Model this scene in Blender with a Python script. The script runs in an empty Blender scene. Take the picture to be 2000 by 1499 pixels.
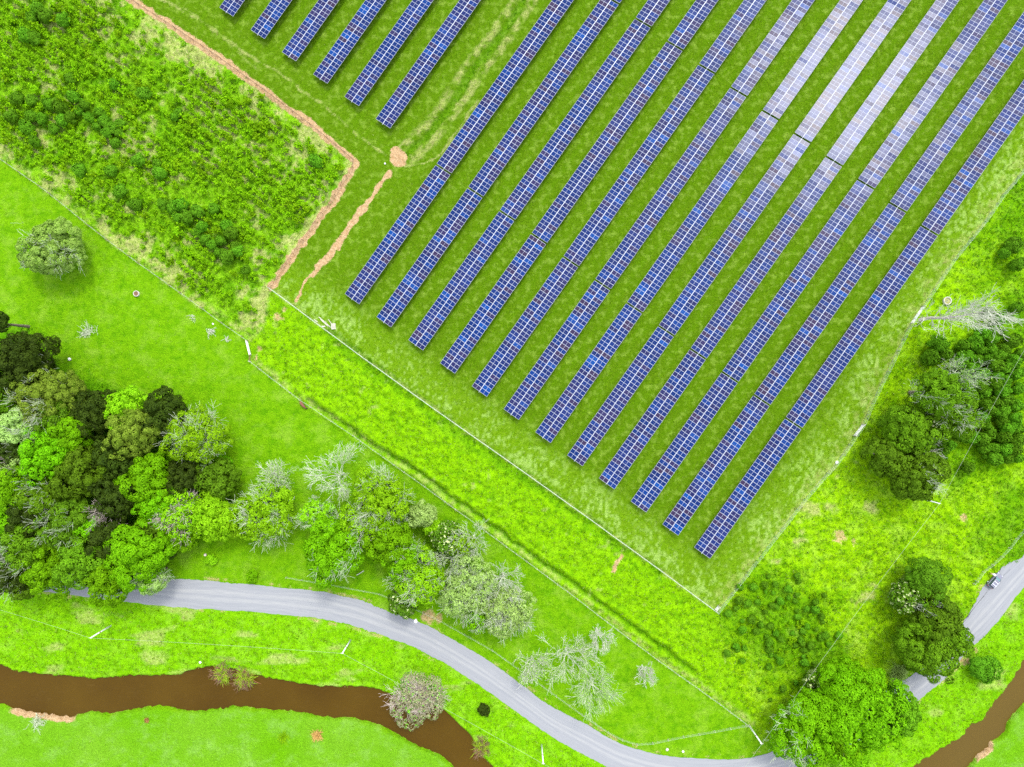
import bpy, bmesh, math, random
import numpy as np
from mathutils import Vector, Matrix, Quaternion

random.seed(7)
RS = np.random.RandomState
S = 0.13            # metres of ground per photo pixel
HC = 177.3          # camera height
C = bpy.context.scene.collection
scene = bpy.context.scene


def P(px, py, z=0.0):
    k = S * (HC - z) / HC
    return ((px - 1000.0) * k, (749.5 - py) * k)


def P3(px, py, z=0.0):
    x, y = P(px, py, z)
    return Vector((x, y, z))


# ------------------------------------------------------------------ node helper
class NT:
    def __init__(s, name):
        s.m = bpy.data.materials.new(name)
        s.m.use_nodes = True
        s.t = s.m.node_tree
        s.t.nodes.clear()
        s.out = s.n('ShaderNodeOutputMaterial')
        s._pos = None

    def n(s, typ, **kw):
        nd = s.t.nodes.new(typ)
        for k, v in kw.items():
            setattr(nd, k, v)
        return nd

    def L(s, a, b):
        if hasattr(a, 'is_linked') or hasattr(a, 'links'):
            s.t.links.new(a, b)
        else:
            if isinstance(a, (tuple, list)) and len(a) == 3 and len(b.default_value) == 4:
                a = (*a, 1)
            b.default_value = a

    @property
    def pos(s):
        if s._pos is None:
            s._pos = s.n('ShaderNodeNewGeometry').outputs['Position']
        return s._pos

    def noise(s, scale, detail=2, rough=0.5, vec=None, w=None, dist=0.0):
        nd = s.n('ShaderNodeTexNoise')
        nd.inputs['Scale'].default_value = scale
        nd.inputs['Detail'].default_value = detail
        nd.inputs['Roughness'].default_value = rough
        nd.inputs['Distortion'].default_value = dist
        s.L(vec if vec is not None else s.pos, nd.inputs['Vector'])
        return nd.outputs['Fac']

    def math(s, op, a, b=0.0, c=None):
        nd = s.n('ShaderNodeMath', operation=op)
        s.L(a, nd.inputs[0])
        s.L(b, nd.inputs[1])
        if c is not None:
            s.L(c, nd.inputs[2])
        return nd.outputs[0]

    def rng(s, v, a, b, c=0.0, d=1.0):
        nd = s.n('ShaderNodeMapRange')
        s.L(v, nd.inputs['Value'])
        nd.inputs['From Min'].default_value = a
        nd.inputs['From Max'].default_value = b
        nd.inputs['To Min'].default_value = c
        nd.inputs['To Max'].default_value = d
        return nd.outputs['Result']

    def mix(s, f, a, b, mode='MIX'):
        nd = s.n('ShaderNodeMix', data_type='RGBA', blend_type=mode)
        s.L(f, nd.inputs['Factor'])
        s.L(a, nd.inputs[6])
        s.L(b, nd.inputs[7])
        return nd.outputs[2]

    def attr(s, name):
        nd = s.n('ShaderNodeAttribute', attribute_name=name)
        sp = s.n('ShaderNodeSeparateColor')
        s.L(nd.outputs['Color'], sp.inputs[0])
        return sp.outputs[0], sp.outputs[1], sp.outputs[2], nd.outputs['Alpha']

    def bump(s, h, strength, dist=0.1):
        nd = s.n('ShaderNodeBump')
        nd.inputs['Strength'].default_value = strength
        nd.inputs['Distance'].default_value = dist
        s.L(h, nd.inputs['Height'])
        return nd.outputs['Normal']

    def principled(s, col, rough=0.8, spec=0.2, normal=None, metal=0.0):
        nd = s.n('ShaderNodeBsdfPrincipled')
        s.L(col, nd.inputs['Base Color'])
        s.L(rough, nd.inputs['Roughness'])
        nd.inputs['Specular IOR Level'].default_value = spec
        nd.inputs['Metallic'].default_value = metal
        if normal is not None:
            s.L(normal, nd.inputs['Normal'])
        return nd

    def done(s, shader):
        s.t.links.new(shader.outputs[0] if hasattr(shader, 'outputs') else shader, s.out.inputs['Surface'])
        return s.m


def simple(name, c, rough=0.7, spec=0.25, var=0.25, scale=4.0, metal=0.0):
    m = NT(name)
    f = m.rng(m.noise(scale, 3, 0.6), 0.3, 0.7)
    dk = tuple(v * (1 - var) for v in c)
    lt = tuple(min(1, v * (1 + var)) for v in c)
    return m.done(m.principled(m.mix(f, dk, lt), rough, spec, metal=metal))


def leafmat(name, dark, light, straw=None, trans=0.25, rough=0.6):
    m = NT(name)
    g = m.n('ShaderNodeNewGeometry')
    oi = m.n('ShaderNodeObjectInfo')
    f = m.rng(g.outputs['Random Per Island'], 0.0, 1.0, 0.0, 1.0)
    big = m.rng(m.noise(0.55, 2, 0.5), 0.35, 0.65)
    f2 = m.math('ADD', m.math('MULTIPLY', f, 0.55), m.math('MULTIPLY', big, 0.45))
    col = m.mix(f2, dark, light)
    if straw:
        col = m.mix(m.rng(g.outputs['Random Per Island'], 0.86, 0.9), col, straw)
    # each plant has its own slightly different green
    hsv = m.n('ShaderNodeHueSaturation')
    m.L(col, hsv.inputs['Color'])
    m.L(m.rng(oi.outputs['Random'], 0, 1, 0.492, 0.508), hsv.inputs['Hue'])
    m.L(m.rng(oi.outputs['Random'], 0, 1, 0.82, 1.18), hsv.inputs['Value'])
    p = m.principled(hsv.outputs[0], rough, 0.06)
    tr = m.n('ShaderNodeBsdfTranslucent')
    m.L(hsv.outputs[0], tr.inputs['Color'])
    mx = m.n('ShaderNodeMixShader')
    mx.inputs[0].default_value = trans
    m.t.links.new(p.outputs[0], mx.inputs[1])
    m.t.links.new(tr.outputs[0], mx.inputs[2])
    return m.done(mx)


# ------------------------------------------------------------------ mesh helpers
def make_mesh(name, V, faces, mats=(), smooth=False):
    """V (n,3); faces: list of (index array (m,k), material index)"""
    me = bpy.data.meshes.new(name)
    V = np.asarray(V, dtype=np.float32)
    me.vertices.add(len(V))
    me.vertices.foreach_set('co', V.ravel())
    loops = np.concatenate([np.asarray(f).ravel() for f, _ in faces]).astype(np.int32)
    tot = np.concatenate([np.full(len(f), np.asarray(f).shape[1]) for f, _ in faces]).astype(np.int32)
    mi = np.concatenate([np.full(len(f), k) for f, k in faces]).astype(np.int32)
    st = np.concatenate([[0], np.cumsum(tot)[:-1]]).astype(np.int32)
    me.loops.add(len(loops))
    me.loops.foreach_set('vertex_index', loops)
    me.polygons.add(len(tot))
    me.polygons.foreach_set('loop_start', st)
    me.polygons.foreach_set('material_index', mi)
    me.polygons.foreach_set('use_smooth', np.full(len(tot), smooth))
    me.update(calc_edges=True)
    for m in mats:
        me.materials.append(m)
    return me


def link(name, me, parent=None, loc=None):
    o = bpy.data.objects.new(name, me)
    C.objects.link(o)
    if parent is not None:
        o.parent = parent
    if loc is not None:
        o.location = loc
    return o


def tag(o, label=None, cat=None, group=None, kind=None):
    if label: o['label'] = label
    if cat: o['category'] = cat
    if group: o['group'] = group
    if kind: o['kind'] = kind
    return o


def thing(name, label, cat, loc=(0, 0, 0), rz=0.0, group=None):
    o = bpy.data.objects.new(name, None)
    C.objects.link(o)
    o.empty_display_size = 0.5
    o.location = loc
    o.rotation_euler = (0, 0, rz)
    return tag(o, label, cat, group)


class MB:
    """collects polygons with material slots"""
    def __init__(s):
        s.V = []; s.F = {}; s.n = 0

    def add(s, V, F, m=0):
        V = np.asarray(V, float)
        for f in F:
            s.F.setdefault((len(f), m), []).append([i + s.n for i in f])
        s.V.append(V); s.n += len(V)

    def box(s, c, d, m=0, rot=None, bevel=0):
        x, y, z = (v / 2 for v in d)
        V = np.array([[-x, -y, -z], [x, -y, -z], [x, y, -z], [-x, y, -z], [-x, -y, z], [x, -y, z], [x, y, z], [-x, y, z]])
        if rot is not None:
            V = V @ np.array(rot.to_3x3()).T
        s.add(V + np.array(c), [(3, 2, 1, 0), (4, 5, 6, 7), (0, 1, 5, 4), (1, 2, 6, 5), (2, 3, 7, 6), (3, 0, 4, 7)], m)

    def tube(s, p0, p1, r0, r1, n=6, m=0, caps=True):
        p0 = np.array(p0, float); p1 = np.array(p1, float)
        d = p1 - p0; d /= max(np.linalg.norm(d), 1e-9)
        a = np.cross(d, [0, 0, 1.0]) if abs(d[2]) < 0.9 else np.cross(d, [1.0, 0, 0])
        a /= np.linalg.norm(a); b = np.cross(d, a)
        t = np.linspace(0, 2 * np.pi, n, endpoint=False)
        ring = np.cos(t)[:, None] * a + np.sin(t)[:, None] * b
        V = np.vstack([p0 + ring * r0, p1 + ring * r1])
        F = [(i, (i + 1) % n, n + (i + 1) % n, n + i) for i in range(n)]
        if caps:
            F += [tuple(range(n))[::-1], tuple(range(n, 2 * n))]
        s.add(V, F, m)

    def lathe(s, prof, n=20, m=0, c=(0, 0, 0)):
        t = np.linspace(0, 2 * np.pi, n, endpoint=False)
        V = np.vstack([[(r * np.cos(a) + c[0], r * np.sin(a) + c[1], z + c[2]) for a in t] for r, z in prof])
        F = []
        for k in range(len(prof) - 1):
            F += [(k * n + i, k * n + (i + 1) % n, (k + 1) * n + (i + 1) % n, (k + 1) * n + i) for i in range(n)]
        s.add(V, F, m)

    def build(s, name, mats, parent=None, smooth=False, loc=None):
        if not isinstance(mats, (list, tuple)): mats = [mats]
        me = make_mesh(name, np.vstack(s.V), [(np.array(f), k[1]) for k, f in s.F.items()], mats, smooth)
        return link(name, me, parent, loc)


def segs_mesh(name, segs, mats, n=3):
    """segs: array (m,8) p0 p1 r0 r1 -> tapered prisms"""
    a = np.asarray(segs, float)
    p0, p1, r0, r1 = a[:, 0:3], a[:, 3:6], a[:, 6], a[:, 7]
    d = p1 - p0
    d /= np.maximum(np.linalg.norm(d, axis=1, keepdims=True), 1e-6)
    ref = np.where(np.abs(d[:, 2:3]) < 0.9, [[0, 0, 1.0]], [[1.0, 0, 0]])
    u = np.cross(d, ref); u /= np.linalg.norm(u, axis=1, keepdims=True)
    w = np.cross(d, u)
    t = np.linspace(0, 2 * np.pi, n, endpoint=False)
    ring = np.cos(t)[None, :, None] * u[:, None, :] + np.sin(t)[None, :, None] * w[:, None, :]
    V = np.concatenate([p0[:, None] + ring * r0[:, None, None], p1[:, None] + ring * r1[:, None, None]], axis=1)
    m = len(a)
    base = (np.arange(m) * 2 * n)[:, None]
    F = []
    for i in range(n):
        j = (i + 1) % n
        F.append(base + np.array([[i, j, n + j, n + i]]))
    F = np.concatenate(F)
    return make_mesh(name, V.reshape(-1, 3), [(F, 0)], mats, True)


def leaves_mesh(name, pts, nrm, size, mats, rng, asp=0.62):
    n = len(pts)
    nrm = nrm / np.maximum(np.linalg.norm(nrm, axis=1, keepdims=True), 1e-6)
    rv = rng.normal(size=(n, 3))
    u = np.cross(nrm, rv); u /= np.maximum(np.linalg.norm(u, axis=1, keepdims=True), 1e-6)
    w = np.cross(nrm, u)
    a = (size * rng.uniform(0.6, 1.25, n))[:, None]
    b = a * asp
    k = nrm * a * 0.22
    V = np.stack([pts - u * a - k, pts - w * b, pts + u * a - k, pts + w * b], axis=1).reshape(-1, 3)
    F = np.arange(n * 4).reshape(n, 4)
    return make_mesh(name, V, [(F, 0)], mats)


# ------------------------------------------------------------------ numpy noise / polygons
def h2(ix, iy, sd):
    v = np.sin(ix * 127.1 + iy * 311.7 + sd * 74.7) * 43758.5453
    return v - np.floor(v)


def vnoise(x, y, sd=0):
    ix, iy = np.floor(x), np.floor(y)
    fx, fy = x - ix, y - iy
    fx = fx * fx * (3 - 2 * fx); fy = fy * fy * (3 - 2 * fy)
    a = h2(ix, iy, sd); b = h2(ix + 1, iy, sd); c = h2(ix, iy + 1, sd); d = h2(ix + 1, iy + 1, sd)
    return (a * (1 - fx) + b * fx) * (1 - fy) + (c * (1 - fx) + d * fx) * fy


def fbm(x, y, sd=0, o=3):
    r = 0; amp = 0.5
    for k in range(o):
        r = r + amp * (vnoise(x, y, sd + k * 13) - 0.5) * 2
        x = x * 2.03; y = y * 2.03; amp *= 0.5
    return r


def seg_d(px, py, ax, ay, bx, by):
    dx, dy = bx - ax, by - ay
    t = np.clip(((px - ax) * dx + (py - ay) * dy) / (dx * dx + dy * dy + 1e-9), 0, 1)
    return np.hypot(px - ax - t * dx, py - ay - t * dy)


def line_d(px, py, pts):
    d = np.full(px.shape, 1e9)
    for (a, b) in zip(pts[:-1], pts[1:]):
        d = np.minimum(d, seg_d(px, py, a[0], a[1], b[0], b[1]))
    return d


def inside(px, py, poly):
    c = np.zeros(px.shape, bool)
    n = len(poly)
    for i in range(n):
        (x1, y1), (x2, y2) = poly[i], poly[(i + 1) % n]
        if y1 == y2: continue
        cr = ((y1 > py) != (y2 > py)) & (px < (x2 - x1) * (py - y1) / (y2 - y1) + x1)
        c ^= cr
    return c


def sd_poly(px, py, poly):
    d = line_d(px, py, list(poly) + [poly[0]])
    return np.where(inside(px, py, poly), d, -d)


def sm(v, a, b):
    t = np.clip((v - a) / (b - a), 0, 1)
    return t * t * (3 - 2 * t)


# ------------------------------------------------------------------ plan of the place, in photo pixels at ground level
ROAD_T = [(-260, 1030), (-60, 1075), (0, 1084), (150, 1110), (297, 1128), (400, 1134), (500, 1143), (628, 1156), (713, 1176), (767, 1198), (820, 1216), (887, 1251), (953, 1290), (1014, 1334), (1067, 1374), (1137, 1411), (1203, 1448), (1257, 1467), (1323, 1479), (1450, 1482), (1535, 1459), (1640, 1410), (1748, 1339), (1788, 1312), (1879, 1219), (1916, 1172), (2000, 1085), (2080, 1000), (2300, 770)]
ROAD_B = [(-260, 1085), (-60, 1130), (0, 1138), (66, 1152), (165, 1166), (330, 1185), (500, 1196), (607, 1206), (687, 1222), (745, 1240), (820, 1270), (887, 1307), (953, 1350), (1030, 1406), (1083, 1443), (1137, 1472), (1185, 1497), (1250, 1520), (1330, 1534), (1450, 1536), (1567, 1505), (1612, 1483), (1700, 1440), (1783, 1376), (1855, 1318), (1884, 1278), (1937, 1227), (2000, 1147), (2080, 1060), (2300, 830)]
LAYBY = [(1878, 1222), (1902, 1182), (1918, 1150), (1938, 1128), (1958, 1108), (1982, 1096), (1990, 1100), (1900, 1200)]
ROAD_POLY = ROAD_T + ROAD_B[::-1]
RIV_N = [(-300, 1240), (-80, 1285), (0, 1299), (27, 1311), (107, 1319), (144, 1322), (192, 1326), (240, 1320), (347, 1318), (373, 1308), (411, 1302), (455, 1308), (500, 1320), (575, 1334), (620, 1340), (681, 1342), (729, 1344), (767, 1358), (815, 1368), (868, 1387), (895, 1414), (921, 1438), (943, 1478), (964, 1499), (1000, 1560), (1120, 1630), (1400, 1650), (1640, 1580), (1788, 1497), (1820, 1475), (1871, 1446), (1900, 1416), (1921, 1408), (1943, 1371), (1959, 1355), (1980, 1323), (2000, 1291), (2060, 1210), (2300, 960)]
RIV_S = [(-300, 1330), (-80, 1368), (0, 1379), (16, 1387), (48, 1395), (107, 1403), (141, 1407), (165, 1395), (213, 1400), (256, 1391), (309, 1384), (373, 1395), (400, 1394), (459, 1384), (500, 1389), (580, 1396), (628, 1407), (687, 1408), (740, 1422), (780, 1443), (815, 1463), (855, 1478), (879, 1497), (920, 1580), (1080, 1720), (1420, 1745), (1720, 1660), (1898, 1499), (1911, 1480), (1937, 1467), (1940, 1456), (1970, 1432), (1977, 1408), (2000, 1387), (2070, 1310), (2300, 1060)]
RIVER = RIV_N + RIV_S[::-1]
FENCE_A = [(150, -80), (255, 0), (340, 55), (430, 115), (520, 180), (610, 247), (697, 318), (650, 392), (590, 475), (527, 563)]
FENCE_B = [(527, 563), (700, 692), (850, 800), (1000, 905), (1150, 1012), (1300, 1121), (1400, 1195)]
FENCE_C = [(1400, 1195), (1450, 1130), (1500, 1065), (1580, 964), (1633, 903), (1684, 831), (1705, 780), (1740, 708), (1777, 633), (1801, 599), (1855, 516), (1916, 441), (1959, 380), (2000, 330), (2110, 180)]
FENCE_P1 = [(-60, 262), (0, 310), (90, 372), (180, 445), (270, 513), (360, 577), (430, 628), (484, 666)]
FENCE_P2 = [(490, 707), (585, 780), (700, 858), (830, 950), (960, 1045), (1100, 1148), (1200, 1225), (1290, 1292), (1400, 1370), (1462, 1416)]
FENCE_R = [(560, 1127), (650, 1142), (745, 1160), (850, 1206), (960, 1268), (1050, 1332), (1140, 1397), (1200, 1437), (1235, 1452), (1265, 1452), (1330, 1438), (1400, 1426), (1462, 1414)]
FENCE_T = [(2060, 965), (1995, 1040), (1965, 1075), (1935, 1105), (1912, 1122), (1900, 1140)]
FIELD = FENCE_A + FENCE_B[1:] + FENCE_C[1:] + [(2400, -300), (100, -300)]
SCRUB = [(-300, -300), (60, -140)] + FENCE_A + [(518, 640), (484, 666)] + FENCE_P1[::-1][1:] + [(-300, 90)]
VERGE = [(484, 666)] + FENCE_B + [(1420, 1260), (1480, 1400)] + FENCE_P2[::-1]
RIGHT = FENCE_C + [(2400, 100), (2400, 650)] + ROAD_T[::-1][1:9] + [(1480, 1440), (1470, 1400), (1420, 1290)]
BANK_POLY = ROAD_B + [(2300, 960)] + RIV_N[::-1][1:]
SOUTH = RIV_S + [(2600, 1200), (2600, 2200), (-400, 2200), (-400, 1400)]
DITCH1 = [(590, 790), (700, 868), (800, 930), (900, 1002), (1000, 1075), (1100, 1145), (1200, 1215), (1290, 1280), (1340, 1320)]     # beside the paddock fence
DITCH1 = [(x + 14, y - 8) for x, y in DITCH1]
DITCH2 = [(640, 655), (760, 745), (900, 850), (1050, 950), (1200, 1060), (1290, 1125)]                                               # shallow swale
DITCH3 = [(1035, -20), (985, 60), (930, 130), (880, 205), (835, 265), (795, 300)]                                                    # drain between the blocks
WOODS = [(-80, 620), (60, 640), (130, 720), (300, 780), (400, 900), (460, 960), (420, 1060), (330, 1080), (300, 1135), (60, 1150), (-80, 1150)]
# ------------------------------------------------------------------ materials
M = {}
M['frame'] = simple('aluminium_frame', (0.3564, 0.3762, 0.4158), 0.5, 0.2, 0.05)
M['back'] = simple('white_backsheet', (0.3036, 0.33, 0.396), 0.5, 0.1, 0.04)
M['steel'] = simple('galvanised_steel', (0.38, 0.40, 0.44), 0.45, 0.4, 0.12, metal=0.3)
M['bark'] = simple('bark', (0.16, 0.13, 0.10), 0.9, 0.1, 0.35, 3)
M['palebark'] = simple('pale_bark', (0.50, 0.44, 0.41), 0.9, 0.1, 0.25, 2.5)
M['silver'] = simple('lichen_twigs', (0.45, 0.50, 0.35), 0.9, 0.1, 0.25, 1.2)
M['deadpink'] = simple('dead_twigs', (0.50, 0.41, 0.37), 0.9, 0.1, 0.25, 1.2)
M['whitewood'] = simple('bleached_wood', (0.52, 0.53, 0.43), 0.85, 0.1, 0.15, 2.0)
M['timber'] = simple('weathered_timber', (0.42, 0.40, 0.33), 0.85, 0.1, 0.25, 5.0)
M['brownwood'] = simple('brown_timber', (0.22, 0.13, 0.08), 0.85, 0.1, 0.25, 5.0)
M['wire'] = simple('fence_wire', (0.40, 0.47, 0.34), 0.5, 0.3, 0.08)
M['wirebrown'] = simple('rusty_wire', (0.16, 0.10, 0.07), 0.7, 0.2, 0.2)
M['pole'] = simple('concrete_pole', (0.74, 0.73, 0.74), 0.7, 0.2, 0.06)
M['cable'] = simple('power_cable', (0.36, 0.40, 0.28), 0.5, 0.2, 0.05)
M['concrete'] = simple('concrete', (0.46, 0.42, 0.38), 0.9, 0.15, 0.2, 6)
M['stone'] = simple('pale_stone', (0.72, 0.70, 0.68), 0.9, 0.15, 0.15, 4)
M['troughwater'] = simple('trough_water', (0.13, 0.065, 0.03), 0.1, 0.5, 0.2)
M['lf_dark'] = leafmat('leaf_dark_evergreen', (0.015, 0.032, 0.002), (0.044, 0.080, 0.005), trans=0.10)
M['lf_mid'] = leafmat('leaf_mid_green', (0.062, 0.155, 0.003), (0.148, 0.33, 0.007), trans=0.25)
M['lf_deep'] = leafmat('leaf_deep_olive', (0.045, 0.100, 0.002), (0.110, 0.220, 0.006), trans=0.2)
M['lf_bright'] = leafmat('leaf_bright_green', (0.098, 0.27, 0.001), (0.20, 0.48, 0.003), trans=0.35)
M['lf_lime'] = leafmat('leaf_lime_green', (0.145, 0.33, 0.001), (0.29, 0.56, 0.010), trans=0.35)
M['lf_olive'] = leafmat('leaf_soft_olive', (0.095, 0.165, 0.008), (0.225, 0.32, 0.03), trans=0.3)
M['lf_grey'] = leafmat('leaf_grey_green', (0.18, 0.31, 0.04), (0.40, 0.56, 0.16), trans=0.3)
M['lf_pale'] = leafmat('leaf_pale_green', (0.17, 0.32, 0.03), (0.36, 0.55, 0.11), trans=0.35)
M['lf_gloss'] = leafmat('leaf_speckled', (0.035, 0.10, 0.003), (0.105, 0.23, 0.008), straw=(0.48, 0.55, 0.24), trans=0.15)
M['lf_shrub'] = leafmat('leaf_round_shrub', (0.055, 0.165, 0.003), (0.125, 0.31, 0.010), trans=0.22)
M['lf_seed'] = leafmat('leaf_seedling', (0.105, 0.25, 0.001), (0.27, 0.52, 0.004), trans=0.35)
M['lf_reed'] = leafmat('leaf_reed_bush', (0.16, 0.24, 0.015), (0.32, 0.48, 0.02), straw=(0.36, 0.16, 0.08), trans=0.2)
M['lf_greybrown'] = leafmat('leaf_grey_brown', (0.18, 0.18, 0.08), (0.33, 0.31, 0.19), straw=(0.14, 0.38, 0.02), trans=0.2)
M['lf_fern'] = leafmat('leaf_dry_fern', (0.32, 0.17, 0.05), (0.48, 0.29, 0.10), trans=0.2)


def cell_material():
    m = NT('solar_cells')
    oi = m.n('ShaderNodeObjectInfo')
    r = oi.outputs['Random']
    rp = m.n('ShaderNodeValToRGB')
    cr = rp.color_ramp
    cr.interpolation = 'CONSTANT'
    stops = [(0.0, (0.00099, 0.0132, 0.0825)), (0.24, (0.00132, 0.0165, 0.099)), (0.46, (0.0033, 0.01254, 0.0726)), (0.62, (0.00792, 0.01056, 0.0561)), (0.74, (0.01716, 0.01452, 0.0561)), (0.82, (0.00066, 0.02244, 0.1254)), (0.91, (0.00066, 0.0363, 0.1716)), (0.95, (0.02376, 0.01452, 0.04092))]
    cr.elements[0].position, cr.elements[0].color = 0, (*stops[0][1], 1)
    cr.elements[1].position, cr.elements[1].color = stops[1][0], (*stops[1][1], 1)
    for p, c in stops[2:]:
        e = cr.elements.new(p); e.color = (*c, 1)
    m.L(r, rp.inputs[0])
    # patches of modules from the same batch along a row, plus crystal grain inside a module
    big = m.rng(m.noise(0.11, 2, 0.5), 0.42, 0.62)
    grain = m.rng(m.noise(9.0, 2, 0.6), 0.3, 0.7, 0.78, 1.22)
    c = m.mix(m.math('MULTIPLY', big, 0.35), rp.outputs[0], (0.0196, 0.0168, 0.07))
    mul = m.n('ShaderNodeVectorMath', operation='SCALE')
    m.L(c, mul.inputs[0]); m.L(grain, mul.inputs['Scale'])
    p = m.principled(mul.outputs[0], 0.17, 0.085)
    return m.done(p)


M['cell'] = cell_material()


# ------------------------------------------------------------------ the ground: one sheet to the horizon
def axis(half, step):
    core = np.arange(-half, half + step * 0.5, step)
    out = []; s = step; v = half
    while v < 3500:
        s *= 1.35; v += s; out.append(v)
    out = np.array(out)
    return np.concatenate([-out[::-1], core, out])


GX = axis(136.0, 0.36); GY = axis(104.0, 0.36)
XX, YY = np.meshgrid(GX, GY)
px = XX / S + 1000.0; py = 749.5 - YY / S
w1 = fbm(XX * 0.35, YY * 0.35, 3); w2 = fbm(XX * 1.1, YY * 1.1, 9, 2)
wx = px + w1 * 5 + w2 * 3; wy = py + fbm(XX * 0.35, YY * 0.35, 31) * 5 + w2 * 3   # ragged edges
m_field = sm(sd_poly(wx, wy, FIELD), -3, 3)
m_scrub = sm(sd_poly(wx, wy, SCRUB), -4, 4)
m_verge = sm(sd_poly(wx, wy, VERGE), -4, 4)
m_right = sm(sd_poly(wx, wy, RIGHT), -4, 4)
m_bank = sm(sd_poly(wx, wy, BANK_POLY), -6, 6)
m_south = sm(sd_poly(wx, wy, SOUTH), -4, 4)
sd_road = sd_poly(px, py, ROAD_POLY)
sd_lay = sd_poly(px, py, LAYBY)
road_near = sm(np.maximum(sd_road, sd_lay), -14, -3)
sd_riv = sd_poly(px + w1 * 2.5 + w2 * 4.0, py + w2 * 5.0, RIVER)

lump = fbm(XX * 0.9, YY * 0.9, 5, 3)
lump2 = fbm(XX * 0.45, YY * 0.45, 15, 2)
rough = np.clip(m_verge + m_right + m_scrub + m_bank * 0.8, 0, 1)
edge_f = m_field * sm(np.minimum(line_d(px, py, FENCE_B), line_d(px, py, FENCE_C)), 95, 30)
Z = 0.02 * fbm(XX * 0.6, YY * 0.6, 2) + rough * (0.55 * lump + 0.40 * lump2) + edge_f * 0.10 * lump
Z += 0.25 * fbm(XX * 0.03, YY * 0.03, 77, 2) * (1 - m_field)
d1 = line_d(wx, wy, DITCH1); d2 = line_d(wx, wy, DITCH2); d3 = line_d(wx, wy, DITCH3)
Z -= 0.9 * sm(d1, 5, 0) - 0.35 * sm(np.abs(d1 - 11), 5, 0)
Z -= 0.55 * sm(d2, 16, 2)
Z -= 0.55 * sm(d3, 9, 1) - 0.25 * sm(np.abs(d3 - 14), 6, 0)
for stp in (8, 18):      # terraced slip lines on the river bank
    Z -= 0.25 * m_bank * sm(-sd_riv, stp + 5, stp)
Z = Z * (1 - road_near) - 0.03 * road_near
Z = np.where(sd_riv > -6, Z * sm(sd_riv, 2, -6) - 1.9 * sm(sd_riv, -2, 7), Z)
FAR = (np.abs(XX) > 140) | (np.abs(YY) > 108)
Z = np.where(FAR & (sd_riv < -6), 0.0, Z)

# soil and dry-grass cover
SOILN = fbm(XX * 0.8, YY * 0.8, 41, 3)
def band(pts, w, soft=3):
    return sm(line_d(wx, wy, pts) + 4.0 * SOILN, w + soft, w - soft)
m_soil = band(FENCE_A[:7], 7.0, 3) * 0.95
m_soil = np.maximum(m_soil, band([(697, 318), (650, 392), (590, 475), (527, 563)], 7.0, 3))
m_soil = np.maximum(m_soil, band([(762, 338), (735, 372), (705, 415)], 4.5, 2))
m_soil = np.maximum(m_soil, band([(712, 408), (680, 448), (650, 492), (612, 535)], 6.5, 3.5))
m_soil = np.maximum(m_soil, band([(605, 540), (588, 565), (577, 588)], 2.5, 2))
m_soil = np.maximum(m_soil, sm(np.hypot(wx - 778, wy - 309), 20, 13))
m_soil = np.maximum(m_soil, sm(np.hypot(wx - 772, wy - 293), 10, 6))
for (x, y, r) in [(545, 618, 10), (553, 605, 6), (505, 680, 6), (500, 700, 5), (1640, 1050, 14), (1670, 1060, 9), (1880, 1010, 8), (838, 1203, 15), (858, 1208, 10), (1885, 1292, 11), (1870, 1302, 8), (1905, 1275, 7)]:
    m_soil = np.maximum(m_soil, sm(np.hypot(wx - x, wy - y) + 9 * SOILN, r + 4, r - 6) * 0.62)
m_soil = np.maximum(m_soil, band([(1215, 1085), (1205, 1100), (1194, 1118)], 4, 3) * 0.8)
m_soil = np.maximum(m_soil, sm(sd_riv, -9, -3) * sm(np.abs(px - 82), 75, 50) * (py > 1350))
m_soil = np.maximum(m_soil, sm(sd_riv, -7, -2) * sm(np.abs(px - 1925), 22, 10) * (py > 1440))
verge_dirt = sm(np.abs(np.maximum(sd_road, sd_lay) + 4), 8, 1) * sm(SOILN + fbm(XX * .08, YY * .08, 8), -0.05, 0.5)
m_soil = np.maximum(m_soil, verge_dirt * 0.5)
m_soil = np.where(FAR, 0, m_soil)
m_soil = np.maximum(m_soil, sm(sd_riv, 2.5, 5.0) * 0.9)

m_dry = band([(x + 6, y - 4) for x, y in FENCE_P2], 6, 5) * sm(SOILN, -0.35, 0.35) * 0.85
m_dry = np.maximum(m_dry, band([(x + 3, y - 8) for x, y in FENCE_P1], 7, 5) * sm(SOILN, -0.2, 0.4) * 0.9)
m_dry = np.maximum(m_dry, m_scrub * sm(fbm(XX * 0.25, YY * 0.25, 51, 3) + 0.5 * SOILN + 0.25 * sm(sd_poly(px, py, SCRUB), 120, 10), 0.06, 0.42))
m_dry = np.maximum(m_dry, m_right * sm(fbm(XX * 0.22, YY * 0.22, 71, 3) + 0.3 * SOILN, 0.25, 0.6) * sm(np.hypot(px - 1640, py - 1040), 260, 120))
m_dry = np.maximum(m_dry, m_field * sm(line_d(px, py, FENCE_C), 40, 12) * sm(SOILN, -0.2, 0.5) * 0.5)
m_dry = np.maximum(m_dry, m_field * sm(np.abs(d3 - 16), 11, 3) * sm(SOILN, -0.4, 0.3) * 0.8)
m_dry = np.maximum(m_dry, m_bank * sm(fbm(XX * 0.12, YY * 0.3, 81, 3), 0.22, 0.5) * 0.7)
m_dry = np.maximum(m_dry, m_verge * sm(fbm(XX * 0.5, YY * 0.5, 85, 2), 0.42, 0.6) * 0.6)
m_dry = np.maximum(m_dry, band(FENCE_B, 2.2, 1.5) * 0.7)
m_dry = np.maximum(m_dry, band(FENCE_C, 3.0, 2) * 0.6)
tr = band([(300, -10), (400, 46), (480, 105), (570, 160), (650, 222), (700, 265), (755, 305)], 1.3, 1.2)
tr = np.maximum(tr, band([(790, 325), (830, 319), (862, 300), (890, 262), (935, 195)], 1.6, 1.2))
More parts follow.
